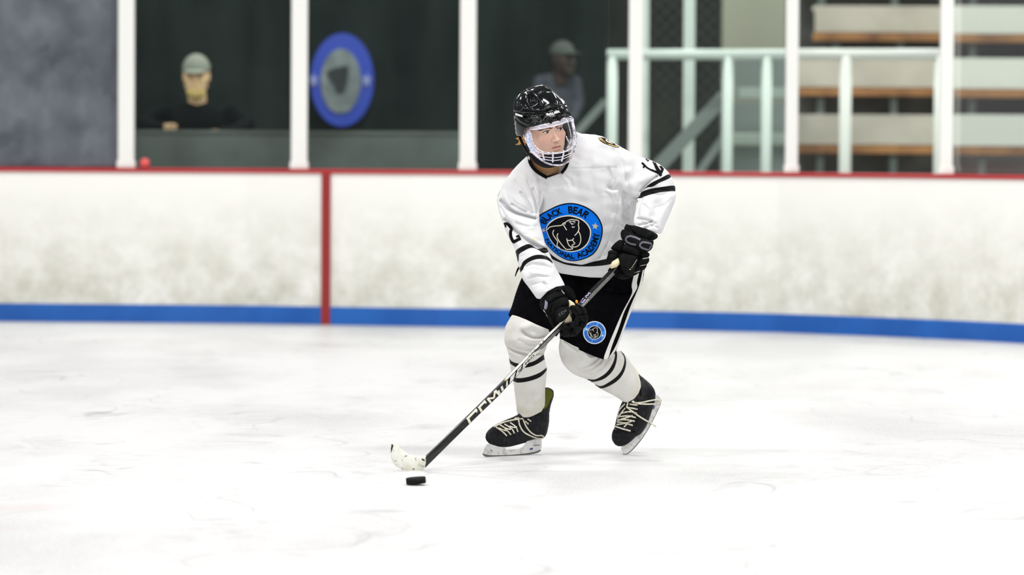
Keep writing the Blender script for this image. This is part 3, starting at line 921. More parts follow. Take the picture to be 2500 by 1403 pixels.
# forearm on the right of the frame
fore = [(1570, 465), (1600, 462), (1640, 462), (1653, 468), (1651, 485), (1645, 500), (1632, 531), (1621, 556), (1612, 578), (1560, 570), (1545, 550), (1548, 525), (1556, 500), (1563, 482)]
fcut = [(1540, 549), (1552, 554), (1575, 560), (1594, 566), (1606, 570), (1617, 570), (1640, 600), (1530, 620)]
fo_cr = [([(1557, 533), (1575, 536), (1592, 541)], 3, 5), ([(1560, 549), (1578, 546), (1590, 541)], 2.6, 5), ([(1575, 556), (1590, 552), (1600, 545)], 3, 3), ([(1592, 473), (1612, 476), (1632, 470)], 2.4, 4),
         ([(1568, 484), (1560, 505), (1557, 525)], 3, 4), ([(1600, 500), (1596, 525)], 10, 3), ([(1640, 480), (1620, 520), (1612, 555)], 7, -2), ([(1572, 500), (1585, 512), (1590, 528)], 3, 2), ([(1640, 485), (1625, 500), (1600, 508)], 3, 1.8), ([(1560, 540), (1580, 546), (1605, 556)], 2.4, 2.2)]
J.inflate(fore, lambda X, Y: -100 - (Y - 470) * 0.30 + (X - 1600) * 0.25, k=0.62, cuts=[fcut], creases=fo_cr, add=ripple(6, 2.8), s=2.0, owner=3, c=6)
# arm on the left of the frame, reaching towards the eye
arm = [(1268, 402), (1244, 425), (1230, 443), (1219, 466), (1212, 482), (1214, 500), (1221, 527), (1229, 548), (1236, 568), (1245, 586), (1254, 600), (1259, 618), (1264, 640), (1269, 662), (1276, 682), (1290, 702), (1306, 722), (1318, 745), (1390, 735), (1384, 706), (1374, 684), (1366, 668),
       (1356, 650), (1349, 636), (1342, 618), (1334, 604), (1329, 585), (1322, 560), (1316, 535), (1316, 515), (1326, 492), (1328, 470), (1318, 440), (1296, 415)]
acut = [(1280, 722), (1319, 730), (1336, 712), (1358, 700), (1378, 697), (1400, 700), (1420, 800), (1280, 800)]
a_cr = [([(1224, 490), (1243, 510), (1262, 521), (1286, 528), (1306, 533)], 4.2, 11), ([(1250, 499), (1268, 510), (1284, 517)], 3.5, 6), ([(1272, 470), (1284, 485), (1294, 505), (1300, 520)], 3.5, 6),
        ([(1302, 462), (1309, 485), (1312, 510)], 4, 7), ([(1322, 470), (1320, 495), (1311, 520)], 4, 6), ([(1232, 470), (1240, 495), (1258, 512)], 6, -4),
        ([(1233, 536), (1256, 562), (1283, 583), (1304, 597), (1330, 607)], 3.6, 9), ([(1252, 530), (1280, 545), (1300, 552)], 8, -3), ([(1290, 575), (1310, 588), (1326, 600)], 4, -3), ([(1300, 590), (1316, 606), (1336, 630)], 3, 4),
        ([(1285, 650), (1300, 645), (1325, 648), (1345, 655)], 5, 4), ([(1300, 665), (1330, 668)], 7, -3), ([(1328, 690), (1334, 705)], 3, 3), ([(1268, 585), (1285, 598)], 5, 3), ([(1296, 430), (1300, 450), (1318, 462)], 6, 3),
        ([(1258, 440), (1275, 455), (1290, 480)], 2.6, 1.8), ([(1288, 440), (1300, 470), (1308, 500)], 2.4, 2.2), ([(1244, 480), (1262, 498), (1282, 508), (1302, 522)], 2.4, 2.2), ([(1222, 505), (1232, 525), (1248, 545)], 2.6, 2.0), ([(1270, 535), (1290, 538), (1312, 540)], 2.4, 1.8),
        ([(1262, 545), (1285, 552), (1310, 552)], 3, 1.6), ([(1280, 570), (1300, 580), (1322, 588)], 2.4, 1.6), ([(1278, 660), (1300, 655), (1330, 662)], 2.6, 2.0), ([(1290, 680), (1310, 672), (1340, 676)], 2.6, 2.0), ([(1300, 695), (1320, 690), (1338, 695)], 2.6, 1.6), ([(1270, 612), (1290, 606), (1310, 612)], 2.6, 1.2), ([(1262, 630), (1280, 622)], 2.4, 1.4)]
J.inflate(arm, lambda X, Y: -100 - (Y - 420) * 0.42, k=0.66, cuts=[acut], creases=a_cr, add=ripple(8, 3.2), s=5, owner=4, c=6)
# ends: cut the cuff and the stump open slightly, so that the gloves go in
jersey_black = [
    (2, [[(1634, 423), (1641, 432), (1622, 441), (1609.6, 445.7), (1593, 456.6), (1580, 456.5), (1570, 466), (1575, 458), (1590, 445.5), (1607, 437.5), (1620, 431)],
         [(1563.4, 468.8), (1584, 461), (1616, 456), (1640.4, 452.3), (1649.5, 453.5), (1660, 467), (1635, 466.5), (1603, 470.5), (1575, 478.5), (1559.6, 486), (1550, 485), (1563, 479)]]),
    (3, [[(1563.4, 468.8), (1584, 461), (1616, 456), (1640.4, 452.3), (1649.5, 453.5), (1660, 467), (1635, 466.5), (1603, 470.5), (1575, 478.5), (1559.6, 486), (1550, 485), (1563, 479)]]),
    (4, [[(1258, 611), (1272, 602), (1285, 596), (1295, 595), (1307, 604.5), (1314, 608), (1333, 603), (1345, 610), (1340, 615), (1327, 619), (1316, 611), (1304, 604.5), (1293, 605), (1280, 612), (1266, 620), (1267, 631), (1265, 642), (1258, 625)],
         [(1276, 638), (1290, 628.5), (1308, 621), (1328, 622), (1345, 631), (1352, 646), (1338, 634), (1318, 631), (1300, 634.5), (1282, 645), (1277, 658), (1268, 668), (1264, 660), (1273, 648)]]),
    (1, [[(1320, 598), (1337, 612), (1350, 625), (1375, 640), (1400, 643), (1416, 646), (1425, 645.5), (1445, 639), (1460, 636), (1480, 632), (1500, 627), (1545, 612), (1545, 630), (1490, 645), (1470, 648.5), (1440, 650.5), (1410, 650), (1385, 647), (1365, 640), (1345, 631), (1325, 615)]])]
jersey_stain = [(4, [[(1300, 575), (1318, 585), (1314, 592), (1298, 583)]]), (1, [[(1418, 634), (1436, 636), (1424, 642)]])]
jer = field_obj('jersey', J, Y0, M['jersey'], player, relax=1, paints={'black_trim': paintfn(jersey_black), 'stain': lambda V, own: paintfn(jersey_stain)(V, own) - 1.0}, key='jersey')

# ---- pants
PT = Field(1228, 1590, 600, 890, -160, 160, 2.4)
zP = lambda X, Y: 24 - (Y - 660) * 0.44
legL = [(1290, 610), (1285, 650), (1276, 672), (1268, 690), (1260, 712), (1250, 745), (1238, 776), (1230, 820), (1345, 850), (1362, 815), (1385, 790), (1420, 740), (1440, 610)]
legR = [(1380, 610), (1370, 740), (1368, 800), (1366, 830), (1364, 880), (1485, 915), (1500, 868), (1514, 832), (1527, 796), (1543, 756), (1557, 722), (1568, 692), (1575, 660), (1578, 610)]
cutL = [(1200, 760), (1239, 771.5), (1262, 776), (1285, 785), (1310, 797), (1337, 808), (1352, 813), (1362, 830), (1362, 900), (1200, 900)]
cutR = [(1340, 818), (1367, 827), (1370, 832), (1400, 848), (1440, 865), (1472, 876.5), (1483, 876.5), (1498, 864), (1520, 855), (1560, 950), (1340, 950)]
p_cr = [([(1440, 690), (1480, 700), (1530, 705)], 6, 5), ([(1470, 712), (1510, 716), (1548, 712)], 4, 5), ([(1280, 700), (1300, 740), (1320, 780)], 9, 3), ([(1420, 690), (1415, 740)], 8, 5), ([(1545, 690), (1540, 705), (1548, 712)], 4, -4)]
PT.inflate(legL, lambda X, Y: zP(X, Y) - 8, k=0.62, cuts=[cutL], creases=p_cr, add=ripple(11, 1.8), owner=1, c=6)
PT.inflate(legR, lambda X, Y: zP(X, Y) + 4, k=0.62, cuts=[cutR], creases=p_cr, add=ripple(12, 1.8), s=10, owner=2, c=6)
white1 = [[(1549, 655), (1547, 675), (1541, 697), (1545, 710), (1538, 728), (1520, 760), (1503, 800), (1484, 845), (1471, 880), (1484, 880), (1493, 845), (1511, 800), (1523, 762), (1537, 735), (1550, 713), (1557, 700), (1554, 690), (1560, 668), (1561, 655)],
          [(1570, 655), (1563, 690), (1555, 712), (1540, 745), (1528, 780), (1510, 830), (1498, 855), (1484, 876), (1492, 874), (1499, 861), (1509, 847), (1518, 825), (1532, 788), (1545, 753), (1558, 722), (1567, 696), (1573, 655)]]
pts_o = field_obj('hockey_pants', PT, Y0, M['pants'], player, paints={'white_stripe': paintfn([(None, white1)])}, key='pants')

# ---- socks
SA = Field(1222, 1350, 740, 1034, -170, 110, 2.0)
s1 = [(1262, 745), (1246, 775), (1235, 792), (1230, 812), (1231, 838), (1240, 856), (1243, 872), (1246, 900), (1253, 930), (1258, 970), (1261, 1000), (1264, 1040), (1330, 1040), (1332, 985), (1330, 960), (1334, 922), (1336, 900), (1331, 880), (1327, 864), (1333, 852), (1338, 834), (1342, 810), (1340, 745)]
c1 = [(1245, 1000), (1261, 1004), (1267, 1013), (1279, 1019), (1292, 1018), (1305, 1013), (1322, 1004), (1330, 990), (1334, 970), (1380, 960), (1380, 1080), (1245, 1080)]
sk1 = [([(1276, 806), (1284, 816), (1300, 824), (1318, 824), (1334, 818)], 3.5, 5), ([(1278, 800), (1300, 792), (1326, 805)], 9, -4), ([(1232, 843), (1246, 852), (1262, 860), (1290, 866), (1325, 862)], 3.5, 5), ([(1240, 838), (1268, 850), (1300, 852), (1328, 846)], 4, 3.5),
       ([(1268, 830), (1295, 840), (1330, 838)], 3.5, 2.5), ([(1234, 850), (1250, 862), (1275, 870)], 3, -3)]
zl1 = lambda X, Y: np.interp(Y, [760, 830, 900, 1010, 1040], [-62, -70, -40, 8, 14]) + 0 * X
SA.inflate(s1, zl1, k=0.85, cuts=[c1, [(1200, 700), (1400, 700), (1400, 822), (1352, 809), (1337, 803), (1310, 792), (1285, 780), (1262, 771), (1239, 766), (1200, 760)]], creases=sk1, add=ripple(14, 1.0), owner=1, c=5)
st1 = [[(1236, 866), (1242, 872), (1247, 880), (1256, 885), (1266, 887), (1280, 887), (1297, 884), (1310, 878), (1327, 864), (1340, 862), (1338, 872), (1329, 877), (1318, 885), (1300, 894), (1280, 898), (1270, 898), (1256, 895), (1247, 888), (1236, 884)],
       [(1246, 920), (1258, 922), (1270, 923), (1290, 920), (1315, 911), (1330, 901), (1340, 890), (1342, 902), (1335, 903), (1328, 913), (1315, 923), (1290, 931), (1265, 934.5), (1257, 932), (1246, 925)]]
stain1 = [[(1300, 985), (1322, 975), (1331, 960), (1333, 985), (1322, 1006), (1305, 1013), (1285, 1018), (1270, 1014), (1290, 1006), (1312, 995)], [(1300, 1000), (1262, 990), (1262, 1010)]]
so1 = field_obj('sock', SA, Y0, M['sock'], player, paints={'black_trim': paintfn([(None, st1)]), 'stain': lambda V, o: np.clip(paintfn([(None, stain1)])(V, o) / 30.0, -.35, .02)}, key='sock1')

SB = Field(1355, 1574, 800, 992, -140, 160, 2.0)
s2 = [(1372, 808), (1366, 832), (1363, 847), (1366, 868), (1373, 887), (1386, 902), (1402, 915), (1420, 921), (1438, 928), (1450, 936), (1460, 945), (1480, 956), (1500, 966), (1519, 978), (1532, 998), (1580, 975), (1572, 935), (1562, 915), (1552, 898), (1540, 884), (1529, 868), (1519, 859), (1505, 848), (1490, 835), (1450, 815), (1400, 800)]
c2 = [(1500, 985), (1521, 980), (1528, 982), (1538, 979.5), (1549, 973), (1559, 960), (1565, 944), (1564, 932), (1557, 905), (1600, 890), (1620, 1020), (1500, 1020)]
sk2 = [([(1412, 900), (1436, 893), (1452, 882), (1464, 868)], 2.6, 3), ([(1418, 908), (1446, 900), (1466, 884), (1474, 870)], 2.6, 3), ([(1412, 914), (1440, 912), (1470, 898), (1486, 876)], 3, 2.5), ([(1378, 835), (1395, 846), (1410, 856)], 3, 3), ([(1425, 862), (1440, 874), (1455, 872)], 5, -2.5), ([(1438, 925), (1455, 920)], 3, 2)]
zl2 = lambda X, Y: np.interp(X + 0.6 * (Y - 880), [1370, 1420, 1480, 1560, 1640], [-62, -48, -10, 34, 52])
SB.inflate(s2, zl2, k=0.80, cuts=[c2, [(1300, 780), (1600, 780), (1560, 840), (1520, 855), (1497, 858), (1483, 871), (1472, 871), (1440, 860), (1400, 843), (1370, 827), (1340, 810)]], creases=sk2, add=ripple(15, 1.0), owner=1, c=5)
st2 = [[(1430, 924), (1450, 927), (1462, 922), (1478, 912), (1490, 898), (1500, 878), (1502, 860), (1499, 850), (1504, 852), (1507, 862), (1506, 880), (1500, 899), (1490, 913), (1475, 925), (1460, 930), (1447, 932), (1436, 934)],
       [(1450, 936), (1466, 944), (1485, 934), (1505, 920), (1517, 905), (1523, 890), (1525, 875), (1521, 865), (1508, 848), (1513, 848), (1524, 864), (1529, 878), (1528, 895), (1522, 912), (1510, 928), (1490, 941), (1470, 949), (1452, 946)]]
stain2 = [[(1540, 890), (1556, 905), (1564, 930), (1564, 946), (1552, 970), (1545, 966), (1556, 940), (1550, 910)]]
so2 = field_obj('sock', SB, Y0, M['sock'], player, paints={'black_trim': paintfn([(None, st2)]), 'stain': lambda V, o: np.clip(paintfn([(None, stain2)])(V, o) / 30.0, -.35, .02)}, key='sock2')
# the hanging drawstring at the hip
a = MB(); a.tube([Vector(p) for p in to_world([[1268, 650, -60], [1264, 658, -62], [1260, 667, -62], [1258, 674, -60]], Y0)], [0.003, 0.004, 0.0025, 0.002], 6)
a.build('drawstring', M['print_black'], player, True)

# ---- skates
def plate(name, outline, zf, thick, m, parent, key=None, bevel=0.0012):
    """flat piece of real thickness standing in the plane zf(x, y)"""
    O = np.array(smooth_poly(outline, 1))
    zz = zf(O[:, 0], O[:, 1]) + 0 * O[:, 0]
    n = len(O)
    A = np.column_stack([O, zz - thick / 2]); B = np.column_stack([O, zz + thick / 2])
    W = to_world(np.vstack([A, B]), Y0)
    F_ = [list(range(n))[::-1], list(range(n, 2 * n))] + [[i, (i + 1) % n, (i + 1) % n + n, i + n] for i in range(n)]
    bm = bmesh.new(); vv = [bm.verts.new(tuple(v)) for v in W]
    for f in F_: bm.faces.new([vv[i] for i in f])
    bmesh.ops.recalc_face_normals(bm, faces=bm.faces[:])
    bmesh.ops.triangulate(bm, faces=[f for f in bm.faces if len(f.verts) > 4])
    me = bpy.data.meshes.new(name); bm.to_mesh(me); bm.free()
    o = link(name, me, m, parent)
    if key:
        TARGETS[key] = BVHTree.FromPolygons([tuple(v.co) for v in me.vertices], [tuple(p.vertices) for p in me.polygons])
    return o

def lace(name, paths, keys, parent, r=0.0024, off=0.002, conv=None):
    a = MB()
    for pth in paths:
        pth = [conv(p) for p in pth] if conv else pth
        pth = smooth_poly(pth, 2, False)
        W = []; last = None
        for (x, y) in pth:
            best = None
            for k in keys:
                h = cast(TARGETS[k], x, y)
                if h and (best is None or h[3] < best[3]): best = h
            if best is not None: d = best[3] - off
            elif last is not None: d = last
            else: d = None
            if d is not None: last = d
            W.append((x, y, d))
        first = next((q[2] for q in W if q[2] is not None), None)
        if first is None: continue
        W = [(x, y, first if d is None else d) for x, y, d in W]
        # smooth the distance so that the lace bridges hollows
        dd = np.array([q[2] for q in W])
        for _ in range(2):
            if len(dd) > 2: dd[1:-1] = np.minimum(dd[1:-1], (dd[:-2] + dd[2:]) / 2)
        a.tube([CAM + ray(x, y).normalized() * float(d) for (x, y, _), d in zip(W, dd)], r, 6)
    return a.build(name, M['lace'], parent, True)

Z1 = lambda X, Y: -52 + 0.66 * (X - 1190)
K1 = Field(1174, 1364, 936, 1100, -150, 140, 1.6)
boot1 = [(1184, 1072), (1184.5, 1060), (1190, 1051), (1199, 1043), (1211, 1035), (1235, 1024), (1256, 1016), (1266, 1010), (1272, 995), (1285, 970), (1310, 948), (1331, 943), (1341, 945), (1350, 950), (1354.5, 957), (1352, 970), (1346, 985), (1342.5, 1000), (1341, 1014), (1341, 1030), (1338, 1047), (1335, 1060), (1329, 1069), (1318, 1072), (1295, 1077), (1270, 1084), (1248, 1090), (1233, 1092), (1215, 1090), (1198, 1085), (1188, 1079)]
cr1 = [([(1226, 1031), (1240, 1045), (1246, 1062)], 2.5, 2.5), ([(1262, 1022), (1285, 1045), (1290, 1056)], 2, 1.5), ([(1239, 1066), (1262, 1059), (1290, 1045)], 1.6, 2.0), ([(1306, 1010), (1322, 1007), (1341, 1009)], 2, 4), ([(1290, 1012), (1300, 1022), (1296, 1042), (1286, 1054)], 2, 2), ([(1236, 1068), (1234, 1090)], 2.0, 2.0), ([(1190, 1078), (1230, 1084), (1330, 1064)], 2.0, 1.2)]
K1.cr = 1.6
K1.inflate(boot1, Z1, k=0.52, creases=cr1, owner=1, c=4)
liner1 = [[(1331, 948), (1342, 949), (1351, 957), (1348, 970), (1342, 976), (1340, 985), (1334, 996), (1325, 1000), (1325, 948)]]
skA = field_obj('skate', K1, Y0, M['boot'], player, paints={'liner': paintfn([(None, liner1)])}, key='skate1')
hold1 = [(1190, 1081), (1205, 1086), (1222, 1091), (1237, 1091), (1231, 1096.5), (1250, 1097), (1268, 1095), (1276, 1090), (1284, 1079), (1290, 1074), (1322, 1069), (1323, 1083), (1321, 1097), (1300, 1104), (1260, 1109), (1230, 1111), (1195, 1111), (1179, 1107), (1182, 1096)]
plate('blade_holder', hold1, Z1, 14, M['holder'], skA, 'hold1')
plate('steel_runner', [(1177.5, 1104), (1180, 1107), (1196, 1110.5), (1230, 1110.5), (1262, 1108), (1300, 1103), (1321, 1096), (1321, 1100), (1312, 1106), (1280, 1111.5), (1235, 1115.5), (1200, 1116.5), (1187, 1115), (1179, 1111)], Z1, 3.2, M['steel'], skA)
cvA = lambda p: (p[0] / 7.015 + 1170, p[1] / 7.015 + 930)
lace('laces', [[(285, 785), (400, 860), (470, 935)], [(350, 745), (440, 800), (540, 915)], [(430, 735), (560, 810), (600, 890)], [(530, 708), (630, 780), (660, 865)], [(790, 690), (840, 735)], [(825, 645), (885, 685)],
                [(330, 800), (420, 840), (470, 850)], [(440, 800), (520, 830), (560, 812)], [(520, 770), (600, 800), (640, 780)],
                [(670, 620), (685, 750), (750, 870), (860, 930), (970, 975), (1060, 990), (1110, 960), (1070, 925), (980, 940), (880, 880), (800, 780), (750, 650)],
                [(250, 785), (380, 715), (520, 675), (670, 650)], [(600, 655), (640, 625), (680, 650), (740, 640)]], ['skate1'], skA, 0.0031, conv=cvA)
mat('dark_blue_badge', (0.01, 0.03, 0.16), 0.4)
for pl_, mm_ in ((((862, 1155), (915, 1140), (920, 1168), (870, 1178)), 'b'), (((925, 1095), (1035, 1085), (1035, 1100), (925, 1110)), 's'), (((180, 1165), (225, 1190), (235, 1205), (200, 1195)), 's')):
    decal('holder_badge' if mm_ == 'b' else 'scuff_mark', [P2([cvA(p) for p in pl_])], ['hold1'], [bpy.data.materials['dark_blue_badge'] if mm_ == 'b' else M['steel']], skA)

Z2 = lambda X, Y: 42 + 0.10 * (1110 - Y)
K2 = Field(1486, 1612, 874, 1098, -60, 150, 1.6)
boot2 = [(1535, 882), (1543, 885), (1551, 896), (1560, 912), (1571, 921), (1583, 931), (1594, 943), (1600, 955), (1602, 966), (1598, 984), (1592, 1003), (1584, 1028), (1576, 1045), (1564, 1061), (1552, 1066), (1545, 1074), (1531, 1086), (1517, 1091.5), (1503, 1088), (1495, 1078), (1492, 1066), (1495, 1052), (1500, 1044), (1503, 1030), (1508, 1005), (1515, 988), (1521, 976), (1538, 955), (1545, 920), (1538, 900)]
cr2 = [([(1500, 1044), (1520, 1052), (1540, 1058)], 2, 2.5), ([(1556, 975), (1555, 1000), (1553, 1030), (1546, 1055)], 1.8, 2.2), ([(1511, 985), (1507, 1030)], 3, 3), ([(1562, 918), (1558, 940), (1562, 965)], 2.5, 2.5), ([(1553, 1064), (1545, 1050)], 1.6, 2)]
K2.cr = 1.6
K2.inflate(boot2, Z2, k=0.9, creases=cr2, owner=1, c=4)
skB = field_obj('skate', K2, Y0, M['boot'], player, paints={'liner': lambda V, o: np.full(len(V), -5.0)}, key='skate2')
hold2 = [(1590, 985), (1600, 962), (1608, 966), (1614, 973), (1613, 984), (1600, 1013), (1585, 1041), (1570, 1065), (1556, 1082), (1541, 1099), (1530, 1107), (1522, 1108), (1517, 1100), (1516, 1090), (1528, 1084), (1544, 1070), (1560, 1058), (1575, 1035)]
plate('blade_holder', hold2, lambda X, Y: Z2(X, Y) + 2 + 0 * X, 14, M['holder'], skB, 'hold2')
plate('steel_runner', [(1612, 972), (1615, 976), (1614, 985), (1601, 1014), (1586, 1043), (1571, 1067), (1557, 1085), (1542, 1101), (1531, 1109), (1522, 1110), (1520, 1106), (1529, 1103), (1540, 1094), (1555, 1077), (1569, 1061), (1583, 1038), (1598, 1009), (1610, 983)], lambda X, Y: Z2(X, Y) + 0 * X, 3.2, M['steel'], skB)
cvB = lambda p: (p[0] / 5.194 + 1460, p[1] / 5.194 + 860)
lace('laces', [[(215, 935), (300, 965), (410, 995)], [(245, 880), (340, 895), (440, 925)], [(250, 855), (360, 850), (465, 872)], [(270, 815), (380, 800), (475, 825)], [(300, 770), (400, 745), (490, 770)], [(370, 700), (430, 705), (500, 720)], [(400, 655), (500, 668)],
                [(240, 915), (340, 900), (430, 870)], [(260, 860), (350, 830), (440, 800)], [(330, 945), (370, 905), (330, 890)],
                [(430, 625), (470, 640), (560, 635), (650, 612), (730, 598), (785, 605), (795, 630), (770, 650), (680, 655), (560, 655), (480, 645), (440, 615)],
                [(360, 690), (430, 745), (520, 810), (620, 870), (690, 905), (740, 945)], [(345, 650), (290, 700), (250, 770), (258, 830)], [(345, 705), (300, 760), (248, 835)], [(380, 625), (372, 660), (365, 695)]],
     ['skate2', 'hold2'], skB, 0.0032, conv=cvB)
decal('holder_badge', [P2([cvB(p) for p in ((705, 680), (722, 678), (712, 715), (695, 720))])], ['hold2'], [bpy.data.materials['dark_blue_badge']], skB)

# ---- stick
def stick_z(x, y):
    t = math.hypot(x - 1505, y - 640) / 686.0
    return -150 - 320 * t
stick = empty('hockey_stick', to_world([[1040, 1142, -470]], Y0)[0])
stick.location.z = 0
bpy.context.view_layer.update()
tag(stick, 'black and white hockey stick with white taped blade held by the player', 'hockey stick')
M['shaft'] = mat('black_carbon_shaft', (0.010, 0.010, 0.011), 0.28, spec=0.4, noise=(60, (0.022, 0.021, 0.021), 0.5, 0.7))
M['shaft_grey'] = mat('grey_shaft', (0.13, 0.125, 0.12), 0.35, noise=(80, (0.2, 0.2, 0.185), 0.45, 0.7))
M['shaft_cream'] = mat('cream_shaft', (0.80, 0.74, 0.68), 0.4, noise=(40, (0.6, 0.45, 0.38), 0.55, 0.7))
M['shaft_white'] = mat('white_shaft', (0.62, 0.63, 0.57), 0.4)
M['lilac'] = mat('lilac_letters', (0.56, 0.50, 0.86), 0.45)
M['tape'] = mat('white_stick_tape', (0.76, 0.76, 0.69), 0.8, noise=(22, (0.60, 0.59, 0.48), 0.4, 0.75), noise2=(75, (0.12, 0.12, 0.11), 0.60, 0.70), bump=(180, 0.5, 0.001), paint=[('worn_black', (0.008, 0.008, 0.008))])
# shaft traced by its two silhouette edges (upper-left edge, ridge, lower-right edge)
ULe = [(1040, 1110), (1100, 1052), (1150, 1004), (1201, 954), (1231, 923.5), (1290, 862.5), (1340, 811.5), (1363, 789), (1400, 751), (1440, 707), (1486, 660), (1505, 638)]
LRe = [(1037.5, 1143), (1115, 1066), (1165, 1017), (1217, 967), (1250, 932), (1303, 874), (1352, 824), (1376, 800), (1413.5, 763), (1455, 719), (1500, 672.5), (1519, 652)]
verts = []
for (x0, y0), (x1, y1), rf in zip(ULe, LRe, [.22, .22, .25, .25, .34, .42, .45, .45, .42, .42, .42, .42]):
    mx_, my_ = (x0 + x1) / 2, (y0 + y1) / 2
    zc_ = stick_z(mx_, my_)
    rx, ry = x0 + (x1 - x0) * rf, y0 + (y1 - y0) * rf
    bx2, by2 = x0 + (x1 - x0) * (1 - rf), y0 + (y1 - y0) * (1 - rf)
    verts += [(x0, y0, zc_ + 2), (rx, ry, zc_ - 9), (x1, y1, zc_ - 2), (bx2, by2, zc_ + 9)]
ns = len(ULe)
fcs = []
for i in range(ns - 1):
    for k in range(4):
        a_ = i * 4 + k; b_ = i * 4 + (k + 1) % 4
        fcs.append((a_, a_ + 4, b_ + 4, b_))
fcs += [(0, 1, 2, 3), tuple(reversed(range((ns - 1) * 4, ns * 4)))]
W = to_world(verts, Y0)
sh = mesh_obj('shaft', W, fcs, M['shaft'], stick)
bm = bmesh.new(); bm.from_mesh(sh.data); bmesh.ops.recalc_face_normals(bm, faces=bm.faces[:])
bmesh.ops.bevel(bm, geom=[e for e in bm.edges if e.calc_length() > 0.03], offset=0.0022, segments=2, affect='EDGES'); bm.to_mesh(sh.data); bm.free()
TARGETS['shaft'] = BVHTree.FromPolygons([tuple(v.co) for v in sh.data.vertices], [tuple(p.vertices) for p in sh.data.polygons])
def along(path, t):
    n = len(path) - 1; i = min(int(t), n - 1); u = t - i
    return (path[i][0] * (1 - u) + path[i + 1][0] * u, path[i][1] * (1 - u) + path[i + 1][1] * u)
def sxy(t, v):
    """point on the visible shaft: t runs along the traced stations, v across from the upper-left edge"""
    a_, b_ = along(ULe, t), along(LRe, t)
    return (a_[0] * (1 - v) + b_[0] * v, a_[1] * (1 - v) + b_[1] * v)
def band(t0, t1, v0, v1, mi, n=8):
    A_ = [sxy(t0 + (t1 - t0) * k / n, v0) for k in range(n + 1)]; B_ = [sxy(t0 + (t1 - t0) * k / n, v1) for k in range(n + 1)]
    return (A_ + B_, [[k, k + 1, n + k + 2, n + k + 1] for k in range(n)], mi)
def quad(t0a, t0b, t1a, t1b, va, vb, mi):
    return P2([sxy(t0a, va), sxy(t1a, va), sxy(t1b, vb), sxy(t0b, vb)], mi)
sh_m = [M['shaft_cream'], M['shaft_white'], M['shaft_grey'], M['cream'], M['lilac'], M['print_black'], M['gold']]
shapes = [band(3.95, 7.6, 0.09, 0.36, 0, 24), band(7.6, 11, 0.50, 0.91, 2, 24), band(5.0, 7.6, 0.52, 0.91, 2, 24),
          quad(3.9, 3.6, 5.15, 5.45, 0.45, 0.91, 1), quad(4.0, 3.75, 4.12, 3.87, 0.45, 0.91, 5), quad(4.35, 4.1, 4.42, 4.2, 0.45, 0.91, 5), quad(4.62, 4.4, 4.68, 4.46, 0.45, 0.91, 5),
          quad(3.45, 3.3, 3.6, 3.45, 0.42, 0.91, 1), quad(3.2, 3.05, 3.3, 3.2, 0.5, 0.91, 1), band(3.9, 4.02, 0.09, 0.38, 6)]
def shaft_text(s, t0, t1, v0, v1, mi, bold=0.03):
    """letters read up the shaft, feet towards the lower-right edge"""
    A_, Fc = text2d(s, bold)
    return ([sxy(t0 + (t1 - t0) * a_[0], v0 + (v1 - v0) * a_[1]) for a_ in A_], Fc, mi)
# big block letters C C M: each drawn as strips
def strips(segs, t0, t1, va, vb, mi):
    out = []
    for (u0, w0, u1, w1, th) in segs:
        p0 = sxy(t0 + (t1 - t0) * u0, va + (vb - va) * w0); p1 = sxy(t0 + (t1 - t0) * u1, va + (vb - va) * w1)
        out.append(ribbon([p0, p1], th, mi, 0))
    return out
Cseg = [(0.08, 1.0, 0.22, 0.08, 6.0), (0.12, 0.14, 0.95, 0.06, 5.0), (0.80, 0.05, 0.86, 0.45, 4.5)]
Cseg2 = Cseg + [(0.0, 0.95, 0.0, 0.95, 0.1)]
Mseg = [(0.08, 1.0, 0.14, 0.05, 5.5), (0.14, 0.08, 0.40, 0.72, 4.5), (0.40, 0.72, 0.82, 0.02, 4.5), (0.85, 0.0, 0.80, 0.98, 6.0)]
shapes += strips(Cseg, 1.62, 2.22, 0.24, 0.97, 3) + strips(Cseg, 2.20, 2.62, 0.24, 0.97, 3) + strips(Mseg, 2.62, 3.22, 0.24, 0.97, 3)
shapes += [shaft_text('XF PRO', 4.35, 5.1, 0.86, 0.60, 5, 0.01), shaft_text('USA', 4.95, 5.3, 0.34, 0.18, 5, 0.01), shaft_text('C', 6.9, 7.2, 0.9, 0.55, 6, 0.0)]
for t_ in (8.12, 8.2, 8.28, 8.36, 8.44, 8.52, 8.6): shapes.append(quad(t_, t_ + .02, t_ + .04, t_ + .06, 0.62, 0.80, 1))
shapes += [band(5.45, 5.55, 0.2, 0.3, 5), band(5.62, 5.7, 0.2, 0.3, 5)]
for k, pts in enumerate((((1, 1), (.1, 1), (.1, 0), (1, 0)), ((1, 1), (.1, 1), (.1, 0), (1, 0)), ((0, 0), (.05, 1), (.5, .3), (.95, 1), (1, 0)))):
    shapes.append(ribbon([sxy(8.02 + .92 * (k + .12 + .72 * u) / 3, .40 - .30 * v) for u, v in pts], 2.3, 4, 0))
decal('shaft_print', shapes, 'shaft', sh_m, stick, off=0.0010, step=0.00010, maxlen=3.0, maxjump=0.2)
